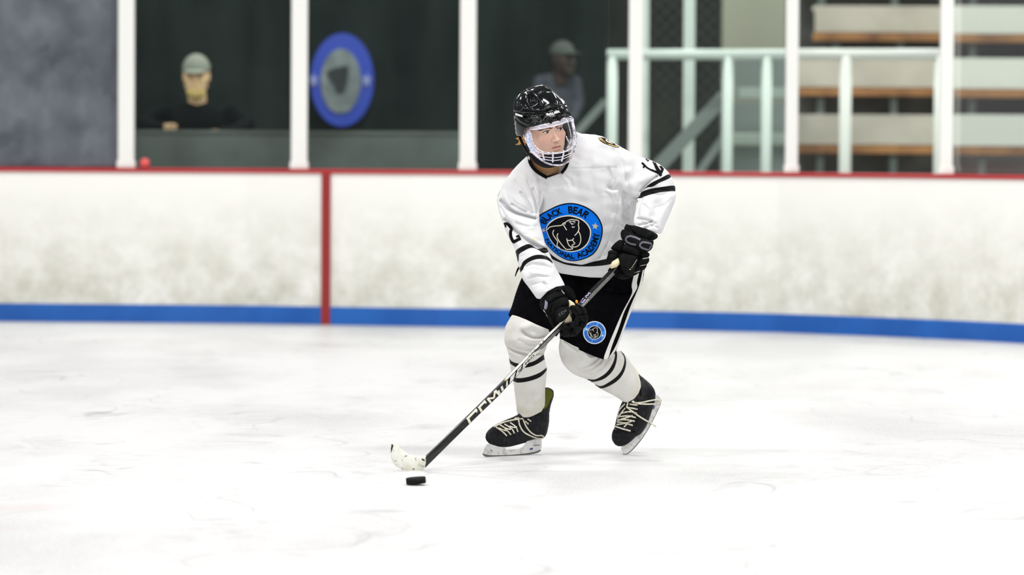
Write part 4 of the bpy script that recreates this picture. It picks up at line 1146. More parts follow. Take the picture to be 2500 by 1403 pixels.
# taped blade
bl = Field(946, 1052, 1068, 1156, -540, -430, 1.2)
blade = [(954, 1082), (955, 1076), (959, 1075), (964, 1079), (972, 1088), (982, 1098), (996, 1107), (1012, 1112.5), (1028, 1114.5), (1041, 1113.5), (1043, 1118), (1040, 1132), (1037, 1144), (1029, 1149), (1012, 1151.5), (990, 1148.5), (972, 1142), (959, 1131), (953.5, 1116), (953.5, 1098)]
zb = lambda X, Y: -470 - 0.30 * (1040 - X) + 0.0022 * (1040 - X) ** 2
bl.inflate(blade, zb, k=0.16, owner=1, c=3, front=False)
field_obj('taped_blade', bl, Y0, M['tape'], stick, paints={'worn_black': paintfn([(None, [[(950, 1088), (957, 1083), (961, 1086), (958, 1096), (955, 1106), (950, 1106)], [(1030, 1117), (1038, 1124), (1036, 1126), (1029, 1122)]])])}, key='sblade')
# butt end tape
a = MB(); pz = to_world([[1484, 665, stick_z(1493, 665) ], [1512, 647, stick_z(1509, 645) ]], Y0)
a.tube([Vector(p) for p in to_world([[1494, 667, -158], [1503, 657, -153], [1512, 646, -149]], Y0)], [0.021, 0.022, 0.022], 12)
a.build('butt_tape', M['print_black'], stick, True)
a = MB(); a.tube([Vector(p) for p in to_world([[1490, 653, -176], [1500, 645, -176], [1512, 636, -170]], Y0)], [0.006, 0.014, 0.012], 12)
a.build('butt_knob', M['palm'], stick, True)

# ---- puck: hovers a finger's breadth over the ice, tilted a little
pc = to_world([[1015.5, 1173, -850]], Y0)[0]
pg = on_ice(1016, 1184)
bm = bmesh.new()
bmesh.ops.create_cone(bm, cap_ends=True, segments=48, radius1=0.0366, radius2=0.0366, depth=0.0236)
bmesh.ops.bevel(bm, geom=[e for e in bm.edges if len(e.link_faces) == 2 and any(len(f.verts) > 4 for f in e.link_faces)], offset=0.0018, segments=2, affect='EDGES')
me = bpy.data.meshes.new('puck'); bm.to_mesh(me); bm.free()
M['rubber'] = mat('black_rubber', (0.006, 0.006, 0.006), 0.7, spec=0.15, noise=(150, (0.03, 0.028, 0.026), 0.55, 0.7), bump=(400, 0.6, 0.001))
pk = link('puck', me, M['rubber'], None, True)
for p in pk.data.polygons: p.use_smooth = len(p.vertices) == 4
pk.location = at(1015.5, 1174.5, pg.y + 0.012); pk.rotation_euler = (0, math.radians(-5.0), 0)
pk.location.z = 0.0165
tag(pk, 'black rubber puck on the ice just in front of the stick blade', 'puck')

def ccm_strokes(fn, wd, mi):
    out = []
    for k, pts in enumerate((((1, 1), (.15, 1), (0, .8), (0, .2), (.15, 0), (1, 0)), ((1, 1), (.15, 1), (0, .8), (0, .2), (.15, 0), (1, 0)), ((0, 0), (.05, 1), (.5, .3), (.95, 1), (1, 0)))):
        out.append(ribbon([fn((k + .12 + .70 * u) / 3.0, v) for u, v in pts], wd, mi, 0))
    return out
def box_map(p0, p1, pu):
    return lambda u, v: (p0[0] + u * (p1[0] - p0[0]) + v * (pu[0] - p0[0]), p0[1] + u * (p1[1] - p0[1]) + v * (pu[1] - p0[1]))

# ---- gloves
G1 = Field(1310, 1444, 688, 832, -340, -170, 1.25); G1.cr = 1.5
zg = -252
def gcap(F_, pts, **k): F_.chain(pts, **k)
# cuff that the sleeve runs into
G1.inflate([(1318, 748), (1317, 738), (1321, 728), (1330, 716), (1343, 704), (1357, 698), (1371, 697), (1379, 702), (1384, 712), (1390, 728), (1372, 740), (1352, 752), (1345, 766), (1335, 768), (1324, 758)], lambda X, Y: zg + 18 + 0.1 * (740 - Y), k=0.8, creases=[([(1323, 740), (1336, 722), (1354, 711), (1376, 711)], 1.8, 3.5), ([(1333, 760), (1340, 742), (1356, 730), (1380, 724)], 1.8, 3)], c=3)
G1.inflate([(1374, 698), (1384, 696), (1394, 702), (1402, 712), (1407, 727), (1405, 734), (1397, 730), (1388, 722), (1380, 714)], zg + 8, k=0.8, c=3, creases=[([(1384, 702), (1396, 712), (1402, 724)], 1.5, 2.5)])
# back of the hand, seen edge-on at the lower left
G1.inflate([(1324, 752), (1336, 752), (1348, 756), (1358, 772), (1368, 788), (1366, 802), (1354, 804), (1346, 794), (1336, 774)], zg + 16, k=0.9, c=3, creases=[([(1340, 766), (1352, 778), (1358, 796)], 1.8, 3)])
# thumb: three padded rolls, the last one resting on the shaft
G1.inflate([(1347, 760), (1348, 747), (1355, 734), (1368, 725), (1383, 724), (1389, 733), (1390, 748), (1378, 750), (1362, 756), (1353, 768)], zg - 10, k=0.75, c=3)
G1.inflate([(1354, 768), (1357, 757), (1368, 749), (1384, 747), (1391, 750), (1386, 757), (1370, 759), (1361, 768), (1358, 776)], zg - 20, k=0.9, c=3)
G1.inflate([(1358, 776), (1359, 765), (1367, 756), (1380, 752), (1390, 752), (1392, 760), (1388, 771), (1379, 781), (1369, 788), (1361, 786)], zg - 28, k=0.75, c=3)
# four fingers wrapped round the shaft from behind
f0 = zg - 14
G1.chain([(1398, 752, f0 + 8, 8.5), (1410, 760, f0 - 6, 9.5), (1414, 776, f0 - 12, 9.5), (1408, 790, f0 - 10, 8.5)], s=1.2)
G1.chain([(1410, 750, f0 + 16, 8.5), (1422, 758, f0 + 2, 9.5), (1427, 776, f0 - 4, 9.5), (1420, 795, f0 - 6, 9.0)], s=1.2)
G1.chain([(1388, 796, f0 + 2, 8.5), (1398, 793, f0 - 10, 9.0), (1408, 800, f0 - 8, 9.5), (1402, 812, f0 - 2, 9.0)], s=1.2)
G1.chain([(1372, 800, f0 + 2, 8.0), (1382, 800, f0 - 8, 9.0), (1388, 812, f0 - 2, 8.5), (1378, 815, f0 + 6, 7.5)], s=1.2)
G1.inflate([(1394, 750), (1406, 743), (1420, 746), (1429, 755), (1434, 768), (1436, 784), (1431, 797), (1420, 806), (1408, 817), (1396, 823), (1378, 821), (1364, 817), (1366, 806), (1388, 792), (1398, 776)], f0 + 22, k=0.7, c=3)
for pts_ in (((1399, 753), (1411, 766), (1417, 780), (1413, 796)), ((1412, 747), (1423, 762), (1427, 780), (1420, 802)), ((1384, 796), (1397, 790), (1409, 795), (1413, 806)), ((1386, 802), (1393, 811), (1391, 822)), ((1402, 773), (1419, 768), (1434, 768)), ((1397, 800), (1404, 815)), ((1366, 807), (1382, 803)), ((1406, 790), (1420, 786), (1434, 790))):
    G1.groove(pts_, 1.9, 3.2)
gl1 = field_obj('glove', G1, Y0, M['glove'], player, relax=1, key='glove1')
palm = Field(1370, 1412, 724, 796, -330, -180, 1.2)
palm.inflate([(1386, 729), (1394, 733), (1406, 743), (1402, 750), (1394, 756), (1391, 766), (1397, 778), (1397, 785), (1386, 788), (1374, 790), (1382, 778), (1389, 764), (1389, 746)], f0 + 8, k=0.6, c=3)
field_obj('glove_palm', palm, Y0, M['palm'], gl1)
tab = Field(1402, 1416, 726, 746, -290, -230, 1.0)
tab.inflate([(1404, 733), (1408, 730), (1412, 736), (1410, 742), (1405, 740)], zg - 4, k=1, c=2)
field_obj('pull_tab', tab, Y0, M['orange'], gl1)
gp_ = mat('grey_patch', (0.25, 0.25, 0.33), 0.5)
for nm_, sh_, m_ in (('cuff_patch', P2([(1331, 732), (1337, 738), (1337, 748), (1333, 757), (1328, 752), (1330, 742)]), gp_), ('cuff_tick', ribbon([(1371, 708), (1378, 717)], 1.6, 0, 0), M['print_white']),
                     ('thumb_lettering', None, M['grey_print']), ('edge_piping', ribbon([(1327, 756), (1332, 766), (1336, 774)], 1.6, 0, 0), M['print_white'])):
    decal(nm_, [sh_] if sh_ else ccm_strokes(box_map((1365, 772), (1384, 759), (1363, 767.5)), 1.2, 0), 'glove1', [m_], gl1, maxlen=3, off=0.001)

G2 = Field(1470, 1614, 538, 690, -300, -80, 1.25); G2.cr = 1.5
zh = -165
# flared cuff
G2.inflate([(1522, 559), (1527, 548), (1530, 544), (1535, 549), (1550, 550), (1575, 556), (1592, 565), (1602, 569), (1607, 574), (1606, 581), (1600, 584), (1590, 590), (1570, 588), (1545, 580), (1528, 570)], lambda X, Y: zh + 22 + 0 * X, k=0.9, c=3, creases=[([(1534, 550), (1542, 562), (1552, 572)], 1.6, 3), ([(1600, 572), (1592, 578), (1582, 584)], 1.6, 3)])
G2.inflate([(1516, 580), (1514, 568), (1520, 557), (1535, 564), (1560, 578), (1580, 585), (1597, 586), (1595, 600), (1590, 610), (1580, 616), (1562, 611), (1540, 602), (1524, 594)], zh - 2, k=0.7, c=3)
# hand back blocks
G2.inflate([(1515, 583), (1526, 590), (1523, 604), (1516, 614), (1502, 612), (1489, 608), (1494, 600), (1504, 590)], zh + 4, k=0.9, c=3)
G2.inflate([(1529, 597), (1545, 602), (1563, 611), (1560, 624), (1545, 622), (1526, 615), (1517, 610), (1522, 600)], zh - 6, k=0.8, c=3)
G2.inflate([(1517, 616), (1535, 620), (1560, 626), (1556, 642), (1549, 660), (1543, 672), (1530, 674), (1518, 662), (1512, 645), (1508, 630)], zh - 8, k=0.8, c=3)
# thumb along the butt
G2.inflate([(1484, 612), (1494, 609), (1508, 613), (1508, 626), (1500, 633), (1490, 633), (1481, 640), (1478, 646), (1479, 634), (1484, 622)], zh - 4, k=0.9, c=3, creases=[([(1486, 620), (1496, 619), (1506, 622)], 1.5, 2.5)])
# finger rolls on the far side, curled round the butt
G2.inflate([(1564, 612), (1578, 615), (1586, 617), (1587, 624), (1580, 629), (1566, 628)], zh + 2, k=1, c=3)
G2.inflate([(1562, 631), (1580, 627), (1585, 629), (1586, 637), (1579, 646), (1566, 649), (1554, 648)], zh + 2, k=1, c=3)
G2.inflate([(1552, 651), (1568, 648), (1580, 643), (1579, 652), (1570, 660), (1554, 664), (1544, 664)], zh + 4, k=1, c=3)
G2.inflate([(1503, 672), (1514, 664), (1534, 668), (1552, 664), (1562, 661), (1558, 668), (1546, 674), (1532, 681), (1516, 682), (1506, 679)], zh + 4, k=0.9, c=3)
G2.inflate([(1500, 590), (1560, 600), (1585, 612), (1583, 635), (1570, 660), (1545, 676), (1515, 676), (1500, 660), (1492, 625)], zh + 26, k=0.6, c=4)
gl2 = field_obj('glove', G2, Y0, M['glove'], player, relax=1, key='glove2')
def c2(p): return (p[0] / 8.769 + 1460, p[1] / 8.769 + 530)
gC = [ribbon([c2(p) for p in ((905, 480), (800, 430), (690, 400), (620, 420), (590, 480), (620, 530), (700, 570), (810, 590))], 4.6, 0, 0),
      ribbon([c2(p) for p in ((1150, 570), (1060, 545), (960, 530), (905, 570), (895, 610), (930, 650), (1010, 680), (1070, 700))], 4.6, 0, 0), ribbon([c2(p) for p in ((1165, 590), (1120, 640), (1085, 710))], 3.0, 0, 0)]
decal('cuff_letters', gC, 'glove2', [M['grey_print']], gl2, maxlen=3, off=0.001)
decal('finger_ticks', [ribbon([c2((715 + 20 * k, 1075 - 32 * k)), c2((735 + 20 * k, 1085 - 32 * k))], 1.3, 0, 0) for k in range(6)], 'glove2', [M['rail_white']], gl2, maxlen=3, off=0.001)
for q_ in (((955, 885), (1085, 868)), ((865, 1048), (1020, 1018)), ((775, 1192), (900, 1150))):
    decal('finger_piping', [ribbon([c2(p) for p in q_], 1.1, 0, 0)], 'glove2', [M['rail_white']], gl2, maxlen=3, off=0.001)
decal('gold_tag', [P2([c2(p) for p in ((665, 1105), (700, 1100), (712, 1125), (680, 1130))])], 'glove2', [M['gold']], gl2, maxlen=3, off=0.001)

# ---- head (built in its own frame in centimetres: x to the frame's right, y forwards, z up; 0 = between the eyes' level)
def head_frame(C, yaw, pitch, roll, cm):
    """columns: right, forward, up in the (x, y down, depth) space"""
    cy, sy = math.cos(yaw), math.sin(yaw); cp, sp = math.cos(pitch), math.sin(pitch)
    f = np.array([sy * cp, sp, -cy * cp])
    r = np.array([cy, 0, sy]); u = np.cross(f, r); u /= np.linalg.norm(u)
    if u[1] > 0: u = -u
    cr, sr = math.cos(roll), math.sin(roll)
    r2 = r * cr + u * sr; u2 = u * cr - r * sr
    return lambda V: np.array(C)[None, :] + cm * (V[:, 0:1] * r2 + V[:, 1:2] * f + V[:, 2:3] * u2)

class Sculpt:
    def __init__(self, lo, hi, h):
        self.lo = np.array(lo, float); self.h = h
        self.ax = [np.arange(lo[i], hi[i] + h, h).astype(np.float32) for i in range(3)]
        self.X = self.ax[0][:, None, None]; self.Y = self.ax[1][None, :, None]; self.Z = self.ax[2][None, None, :]
        self.F = np.full([len(a) for a in self.ax], 50, np.float32)
    def ell(self, c, r):
        a = np.sqrt(((self.X - c[0]) / r[0]) ** 2 + ((self.Y - c[1]) / r[1]) ** 2 + ((self.Z - c[2]) / r[2]) ** 2)
        b = np.sqrt(((self.X - c[0]) / r[0] ** 2) ** 2 + ((self.Y - c[1]) / r[1] ** 2) ** 2 + ((self.Z - c[2]) / r[2] ** 2) ** 2) + 1e-6
        return a * (a - 1) / b
    def cap(self, pts):
        best = None
        for (ax, ay, az, ar), (bx_, by_, bz, br) in zip(pts[:-1], pts[1:]):
            ex, ey, ez = bx_ - ax, by_ - ay, bz - az
            t = np.clip(((self.X - ax) * ex + (self.Y - ay) * ey + (self.Z - az) * ez) / (ex * ex + ey * ey + ez * ez), 0, 1)
            d = np.sqrt((self.X - ax - ex * t) ** 2 + (self.Y - ay - ey * t) ** 2 + (self.Z - az - ez * t) ** 2) - (ar + (br - ar) * t)
            best = d if best is None else np.minimum(best, d)
        return best
    def add(self, f, s=0.0):
        if s > 0:
            hh = np.clip(0.5 + 0.5 * (self.F - f) / s, 0, 1)
            self.F = self.F * (1 - hh) + f * hh - s * hh * (1 - hh)
        else: self.F = np.minimum(self.F, f)
    def sub(self, f, s=0.0):
        if s > 0:
            hh = np.clip(0.5 - 0.5 * (self.F + f) / s, 0, 1)
            self.F = self.F * (1 - hh) + (-f) * hh + s * hh * (1 - hh)
        else: self.F = np.maximum(self.F, -f)
    def mesh(self, relax=1, flip=True):
        V, Q, idx = surface_nets(self.F, relax)
        if flip: Q = Q[:, ::-1]
        return V * self.h + self.lo[None, :], Q, np.zeros(len(V), np.int8)

def sculpt_head(h, neck_to=(0.5, -6.5, -17), lo=(-9.5, -17, -20), hi=(9.5, 13, 13)):
    s = Sculpt(lo, hi, h)
    s.add(s.ell((0, -1.2, 2.8), (7.2, 8.9, 7.9)))
    s.add(s.ell((0, 1.8, -2.8), (6.7, 6.6, 8.2)), 2.5)
    s.add(s.ell((0, 4.6, -8.6), (3.9, 3.6, 3.2)), 2.5)              # jaw
    s.add(s.cap([(-5.4, 0.8, -6.2, 1.5), (-2.2, 6.0, -9.6, 1.4), (2.2, 6.0, -9.6, 1.4), (5.4, 0.8, -6.2, 1.5)]), 1.8)
    s.add(s.ell((0, 7.6, -10.0), (1.9, 1.5, 1.6)), 1.6)              # chin
    for sx in (-1, 1):
        s.add(s.ell((sx * 4.2, 5.6, -2.7), (2.1, 1.7, 1.6)), 1.6)    # cheekbone
        s.add(s.ell((sx * 2.7, 6.2, -5.6), (2.2, 1.6, 2.4)), 1.8)
    s.add(s.cap([(-4.3, 6.2, 1.5, .9), (-2.0, 7.6, 1.75, .95), (2.0, 7.6, 1.75, .95), (4.3, 6.2, 1.5, .9)]), 1.2)   # brow ridge
    for sx in (-1, 1):
        s.sub(s.ell((sx * 3.0, 8.9, 0.0), (1.9, 1.5, 1.15)), 1.0)    # eye socket
    s.add(s.cap([(0, 7.5, 1.2, .75), (0, 8.6, -1.2, .72), (0, 9.7, -3.0, .85)]), .9)          # nose bridge
    s.add(s.ell((0, 9.75, -3.35), (1.0, 1.0, .85)), .5)
    for sx in (-1, 1):
        s.add(s.ell((sx * 1.15, 8.9, -3.6), (.75, .95, .7)), .5)
        s.sub(s.ell((sx * .62, 9.3, -4.25), (.36, .5, .35)), .25)
    s.add(s.ell((0, 7.4, -5.9), (2.9, 1.5, 1.8)), 1.2)               # muzzle
    s.add(s.cap([(-2.35, 7.2, -6.55, .22), (-1.2, 8.45, -6.2, .42), (-.45, 8.85, -6.0, .42), (0, 8.85, -6.12, .38), (.45, 8.85, -6.0, .42), (1.2, 8.45, -6.2, .42), (2.35, 7.2, -6.55, .22)]), .25)
    s.add(s.cap([(-2.2, 7.2, -6.75, .2), (-1.0, 8.4, -7.15, .5), (0, 8.65, -7.25, .55), (1.0, 8.4, -7.15, .5), (2.2, 7.2, -6.75, .2)]), .25)
    s.sub(s.cap([(-2.5, 7.4, -6.62, .12), (-1.2, 8.85, -6.66, .16), (0, 9.2, -6.62, .16), (1.2, 8.85, -6.66, .16), (2.5, 7.4, -6.62, .12)]), .15)
    s.sub(s.ell((0, 9.0, -8.25), (2.0, .9, .5)), .6)
    for sx in (-1, 1):                                                # lids round the eyeballs
        s.add(s.ell((sx * 3.05, 6.75, 0.02), (1.55, 1.5, 1.32)), .35)
        s.sub(s.ell((sx * 3.05, 8.2, -.05), (1.32, 1.2, .50)), .12)
        s.sub(s.ell((sx * 3.05, 6.6, -.05), (1.27, 1.38, 1.2)), .0)
        s.add(s.cap([(sx * 1.7, 7.5, .30, .14), (sx * 2.8, 8.05, .50, .2), (sx * 4.3, 7.2, .3, .14)]), .2)
        s.add(s.cap([(sx * 1.7, 7.3, .55, .16), (sx * 2.8, 8.0, .86, .22), (sx * 4.2, 7.2, .6, .16)]), .25)
    for sx in (-1, 1):                                                # ears
        s.add(s.ell((sx * 7.55, -.9, -1.0), (.75, 1.7, 3.0)), .5)
        s.sub(s.ell((sx * 8.1, -.5, -.8), (.6, .9, 1.8)), .3)
    s.add(s.cap([(neck_to[0] * .2, -2.6, -5.0, 5.2), (neck_to[0], neck_to[1], neck_to[2], 5.5)]), 1.5)
    return s

def face_paints():
    def seg(V, pts):
        d = np.full(len(V), 1e9)
        for (a, b) in zip(pts[:-1], pts[1:]):
            a = np.array(a, float); b = np.array(b, float); e = b - a
            t = np.clip(((V - a) @ e) / (e @ e), 0, 1)
            d = np.minimum(d, np.linalg.norm(V - a - t[:, None] * e, axis=1))
        return d
    def mir(V): W_ = V.copy(); W_[:, 0] = np.abs(W_[:, 0]); return W_
    P = {}
    P['neck_tan'] = lambda V, o: np.clip((-11.3 - V[:, 2] + 0.25 * (V[:, 1] + 2)) * .5, -1, 1)
    P['blush'] = lambda V, o: np.clip((1.7 - np.linalg.norm(mir(V) - np.array([4.0, 7.3, -3.6]), axis=1)) * .18, -1, .16)
    P['stubble'] = lambda V, o: np.where(V[:, 1] > 3, np.clip((1.3 - seg(mir(V), [(0, 9.3, -5.3), (1.6, 8.3, -5.6), (3.2, 6.6, -7.0), (2.2, 8, -9.0), (0, 9, -9.2)])) * .14, -1, .10), -1)
    P['lips'] = lambda V, o: np.where(V[:, 1] > 6.5, (.55 - seg(V * np.array([1, .6, 1]), [(-2.1, 4.5, -6.6), (-1.0, 5.1, -6.45), (0, 5.3, -6.5), (1.0, 5.1, -6.45), (2.1, 4.5, -6.6)])) * 1.6, -1)
    P['brows'] = lambda V, o: (.55 - seg(mir(V) * np.array([1, .5, 1]), [(1.2, 4.2, 1.35), (2.6, 4.1, 1.85), (4.0, 3.7, 1.8), (5.1, 3.2, 1.2)])) * 1.5
    P['lashes'] = lambda V, o: (.24 - seg(mir(V) * np.array([1, .5, 1]), [(1.75, 3.85, .38), (2.6, 4.0, .52), (3.5, 3.95, .50), (4.35, 3.6, .2)])) * 3
    P['nostril'] = lambda V, o: (.42 - np.linalg.norm((mir(V) - np.array([.62, 9.3, -4.2])) * np.array([1, .7, 1]), axis=1)) * 2
    return P

CM = 6.3
HC = (1325.5, 312.5, -150.0)
HF = head_frame(HC, math.radians(31), math.radians(7), math.radians(12), CM)
def toW_head(V): return to_world(HF(V), Y0)
sc = sculpt_head(0.16, neck_to=(4.2, -9.5, -19))
head = field_obj('head', sc.mesh(2), Y0, M['skin'], player, paints=face_paints(), key='head', to=toW_head)

def eyeball(parent, to, sx, gaze, name='eye'):
    bm = bmesh.new(); bmesh.ops.create_uvsphere(bm, u_segments=40, v_segments=28, radius=1.22)
    me = bpy.data.meshes.new(name)
    V = np.array([v.co for v in bm.verts]); g = np.array(gaze, float); g /= np.linalg.norm(g)
    dots = (V / 1.22) @ g
    c = np.array([sx * 3.05, 6.62, -0.02])
    Wd = to(V + c)
    for v, w_ in zip(bm.verts, Wd): v.co = w_
    bmesh.ops.reverse_faces(bm, faces=bm.faces[:])
    bm.to_mesh(me); bm.free()
    for nm, lim in (('iris', .58), ('pupil', .26)):
        A = me.attributes.new(nm, 'FLOAT', 'POINT')
        A.data.foreach_set('value', ((lim - np.arccos(np.clip(dots, -1, 1))) * 6).astype(np.float32))
    return link(name, me, M['eye'], parent, True)
M['eye'] = mat('eye_white', (0.72, 0.70, 0.68), 0.12, paint=[('iris', (0.09, 0.06, 0.04)), ('pupil', (0.004, 0.004, 0.004))])
eyeball(head, toW_head, -1, (0.42, 1, 0.10)); eyeball(head, toW_head, 1, (0.42, 1, 0.10))
# hair sticking out behind the helmet
M['hair'] = mat('ginger_blond_hair', (0.78, 0.40, 0.07), 0.5, noise=(60, (0.40, 0.17, 0.03), 0.4, 0.7))
a = MB()
for k in range(26):
    x = 1268 + random.random() * 12; y = 320 + random.random() * 22; z = -105 + random.random() * 20
    L_ = 6 + random.random() * 8; an = random.uniform(-0.5, 0.5)
    a.tube([Vector(p) for p in to_world([[x, y, z], [x - 2, y + L_ * .5, z + 1], [x - 1 + an * 4, y + L_, z + 2]], Y0)], [0.0016, 0.0014, 0.0003], 4)
for pts in ([(1278, 338), (1268, 337), (1259, 338)], [(1277, 343), (1270, 347), (1264, 352), (1259, 353)], [(1276, 340), (1268, 345), (1266, 351)], [(1284, 350), (1280, 345), (1271, 343), (1262, 339)], [(1282, 356), (1276, 350), (1270, 350), (1266, 354)], [(1272, 334), (1267, 330), (1265, 336)]):
    pp = smooth_poly(pts, 2, False)
    a.tube([Vector(p) for p in to_world([[x, y, -95] for x, y in pp], Y0)], [0.0045 * (1 - .8 * i / len(pp)) for i in range(len(pp))], 5)
a.build('hair', M['hair'], head, True)

# ---- helmet
H = Field(1246, 1406, 198, 350, -250, -40, 1.3)
shell = [(1322, 206), (1308, 209), (1294, 213), (1280, 218), (1267, 228), (1258, 240), (1254.5, 255), (1253.5, 270), (1255, 290), (1257, 310), (1262, 345), (1290, 380), (1330, 392), (1375, 385), (1402, 350), (1402, 310), (1396, 280), (1391, 268), (1384, 257), (1376, 244), (1366, 235), (1353, 223), (1341, 212), (1331, 207)]
hcut = [(1240, 330), (1262, 330), (1268, 332), (1275, 332), (1280, 319), (1286, 312), (1293, 311), (1312, 307), (1336, 302), (1360, 295), (1384, 287), (1396, 283), (1420, 280), (1420, 400), (1240, 400)]
def hp(p): return (p[0] / 5.845 + 1230, p[1] / 5.845 + 190)
hc = [
    ([hp(p) for p in ((300, 165), (400, 200), (480, 280), (540, 370))], 1.6, -2.6), ([hp(p) for p in ((560, 110), (680, 180), (740, 290), (745, 370))], 1.6, -2.6),
    ([hp(p) for p in ((470, 240), (560, 200), (630, 190))], 1.6, 2.5), ([hp(p) for p in ((600, 400), (670, 385), (745, 365))], 1.4, -2.0),
    ([hp(p) for p in ((370, 240), (440, 300), (450, 350), (400, 380), (380, 300), (370, 240))], 2.6, 5.5), ([hp(p) for p in ((330, 240), (330, 330), (380, 420))], 2.0, -2.5),
    ([hp(p) for p in ((190, 320), (230, 380), (190, 385))], 2.4, 4.0), ([hp(p) for p in ((150, 310), (180, 300), (240, 380), (330, 440))], 1.6, -2.2),
    ([hp(p) for p in ((260, 450), (380, 480), (520, 490), (600, 470), (760, 420), (880, 390))], 1.8, 3.2),
    ([hp(p) for p in ((150, 455), (260, 480), (380, 500), (560, 500))], 1.5, -1.8), ([hp(p) for p in ((590, 440), (740, 400), (880, 370))], 1.5, -1.8),
    ([hp(p) for p in ((290, 530), (330, 590), (530, 590), (570, 520), (420, 530), (290, 525))], 2.6, 4.2), ([hp(p) for p in ((310, 555), (540, 555))], 3.0, 4.0),
    ([hp(p) for p in ((800, 440), (850, 520), (910, 530), (890, 440))], 2.6, 3.5), ([hp(p) for p in ((770, 230), (830, 300), (860, 350))], 2.0, 3.0),
    ([hp(p) for p in ((160, 570), (230, 640), (330, 690))], 1.6, 1.8), ([hp(p) for p in ((400, 640), (560, 630), (640, 600))], 1.5, 1.5),
    ([hp(p) for p in ((640, 560), (700, 560), (760, 540))], 4, -2), ([hp(p) for p in ((520, 640), (900, 545))], 2, -1.5)]
H.cr = 1.5
H.inflate(shell, lambda X, Y: -148 + 0 * X, k=1.0, q=1.7, cuts=[hcut], creases=hc, owner=1, c=4)
hel = field_obj('helmet', H, Y0, M['helmet'], player, relax=4, key='helmet')
decal('brow_letters', [text_on('BAUER', hp((612, 538)), hp((806, 492)), hp((607, 508)), 0, 0.04)], 'helmet', [M['print_white']], hel, maxlen=3, off=0.0008)
decal('side_stripe', [P2([hp(p) for p in ((162, 500), (265, 535), (268, 560), (165, 530))])], 'helmet', [M['print_white']], hel, maxlen=3, off=0.0008)
for cxy in ((668, 610), (790, 575)):
    h_ = cast(TARGETS['helmet'], *hp(cxy)); 
    if h_:
        u0 = h_[0]
        o = uvsphere('clip', u0, 0.011, M['helmet_matt'], hel, 14, 8, (0.75, 0.8, 1.2))
# ear loop and chin straps
def sm(pts, r, name, m, par, k=1.0, n=8):
    pp = smooth_poly(pts, 2, False)
    a_ = MB(); a_.tube([Vector(p) for p in to_world(pp, Y0)], r, n)
    return a_.build(name, m, par, True)
sm([(1262, 318, -120), (1268, 332, -128), (1276, 352, -140), (1288, 372, -155), (1302, 388, -175)], 0.006, 'ear_strap', M['helmet_matt'], hel)
sm([(1270, 320, -135), (1281, 332, -150), (1284, 322, -150)], 0.0055, 'ear_loop', M['helmet_matt'], hel)
EB = Field(1366, 1404, 280, 380, -190, -80, 1.3)
EB.inflate([(1378, 290), (1393, 284), (1398, 300), (1399, 322), (1396, 345), (1388, 362), (1376, 374), (1368, 376), (1376, 350), (1380, 325)], lambda X, Y: -128 + 0 * X, k=0.5, c=3)
field_obj('side_guard', EB, Y0, M['helmet_matt'], hel)
# chin cup
CC = Field(1284, 1400, 360, 418, -270, -120, 1.3)
CC.inflate([(1288, 370), (1294, 368), (1302, 376), (1316, 386), (1326, 376), (1338, 372), (1352, 373), (1368, 371), (1384, 366), (1390, 372), (1388, 384), (1378, 396), (1364, 404), (1350, 409), (1338, 411), (1324, 409), (1308, 401), (1296, 388)], lambda X, Y: -184 - 0.1 * (X - 1340) + 0 * Y, k=0.4, c=3)
field_obj('chin_cup', CC, Y0, M['helmet_matt'], hel)

# ---- clear face shield with a cage below
M['clear'] = glass_material('clear_visor', (0.985, 0.985, 0.99), 0.3, 0.004, (0.9, 0.9, 0.95))
M['visor_edge'] = mat('clear_plastic_edge', (0.80, 0.78, 0.88), 0.12, spec=0.8, noise=(110, (0.30, 0.29, 0.36), 0.48, 0.60), alpha=0.9, coat=0.6)
M['cage'] = mat('white_cage_wire', (0.74, 0.73, 0.84), 0.22, spec=0.6)
M['visor_highlight'] = mat('blue_edge_highlight', (0.25, 0.50, 0.90), 0.15, noise=(130, (0.85, 0.88, 0.95), 0.45, 0.55))  # bluish highlights of the left band, painted as colour
VC, VR = np.array([0.45, 4.4, -4.1]), np.array([10.7, 9.5, 12.1])
bm = bmesh.new(); bmesh.ops.create_uvsphere(bm, u_segments=96, v_segments=64, radius=1)
VV = np.array([v.co for v in bm.verts]) * VR + VC
VW = toW_head(VV)
TARGETS['visor'] = BVHTree.FromPolygons([tuple(v) for v in VW], [tuple(v.index for v in f.verts) for f in bm.faces]); bm.free()
def on_visor(p, off=0.0):
    h_ = cast(TARGETS['visor'], *p)
    if h_ is None:
        # outside the silhouette: nearest point
        q = at(p[0], p[1], Y0 - 0.29)
        n_ = TARGETS['visor'].find_nearest(q); d = (n_[0] - CAM).length
        return CAM + ray(*p).normalized() * d
    return h_[0] - h_[1] * off
def vtube(name, pts, r, m, par, off=0.0, n=8):
    pp = smooth_poly(pts, 2, False); a_ = MB(); a_.tube([on_visor(p, off) for p in pp], r, n)
    return a_.build(name, m, par, True)
lens = [hp(p) for p in ((385, 735), (500, 730), (640, 705), (800, 655), (900, 605), (945, 560), (985, 590), (1005, 700), (1030, 830), (1030, 930), (985, 1020), (900, 1050), (740, 1070), (600, 1060), (470, 1035), (400, 960), (350, 850), (300, 740))]
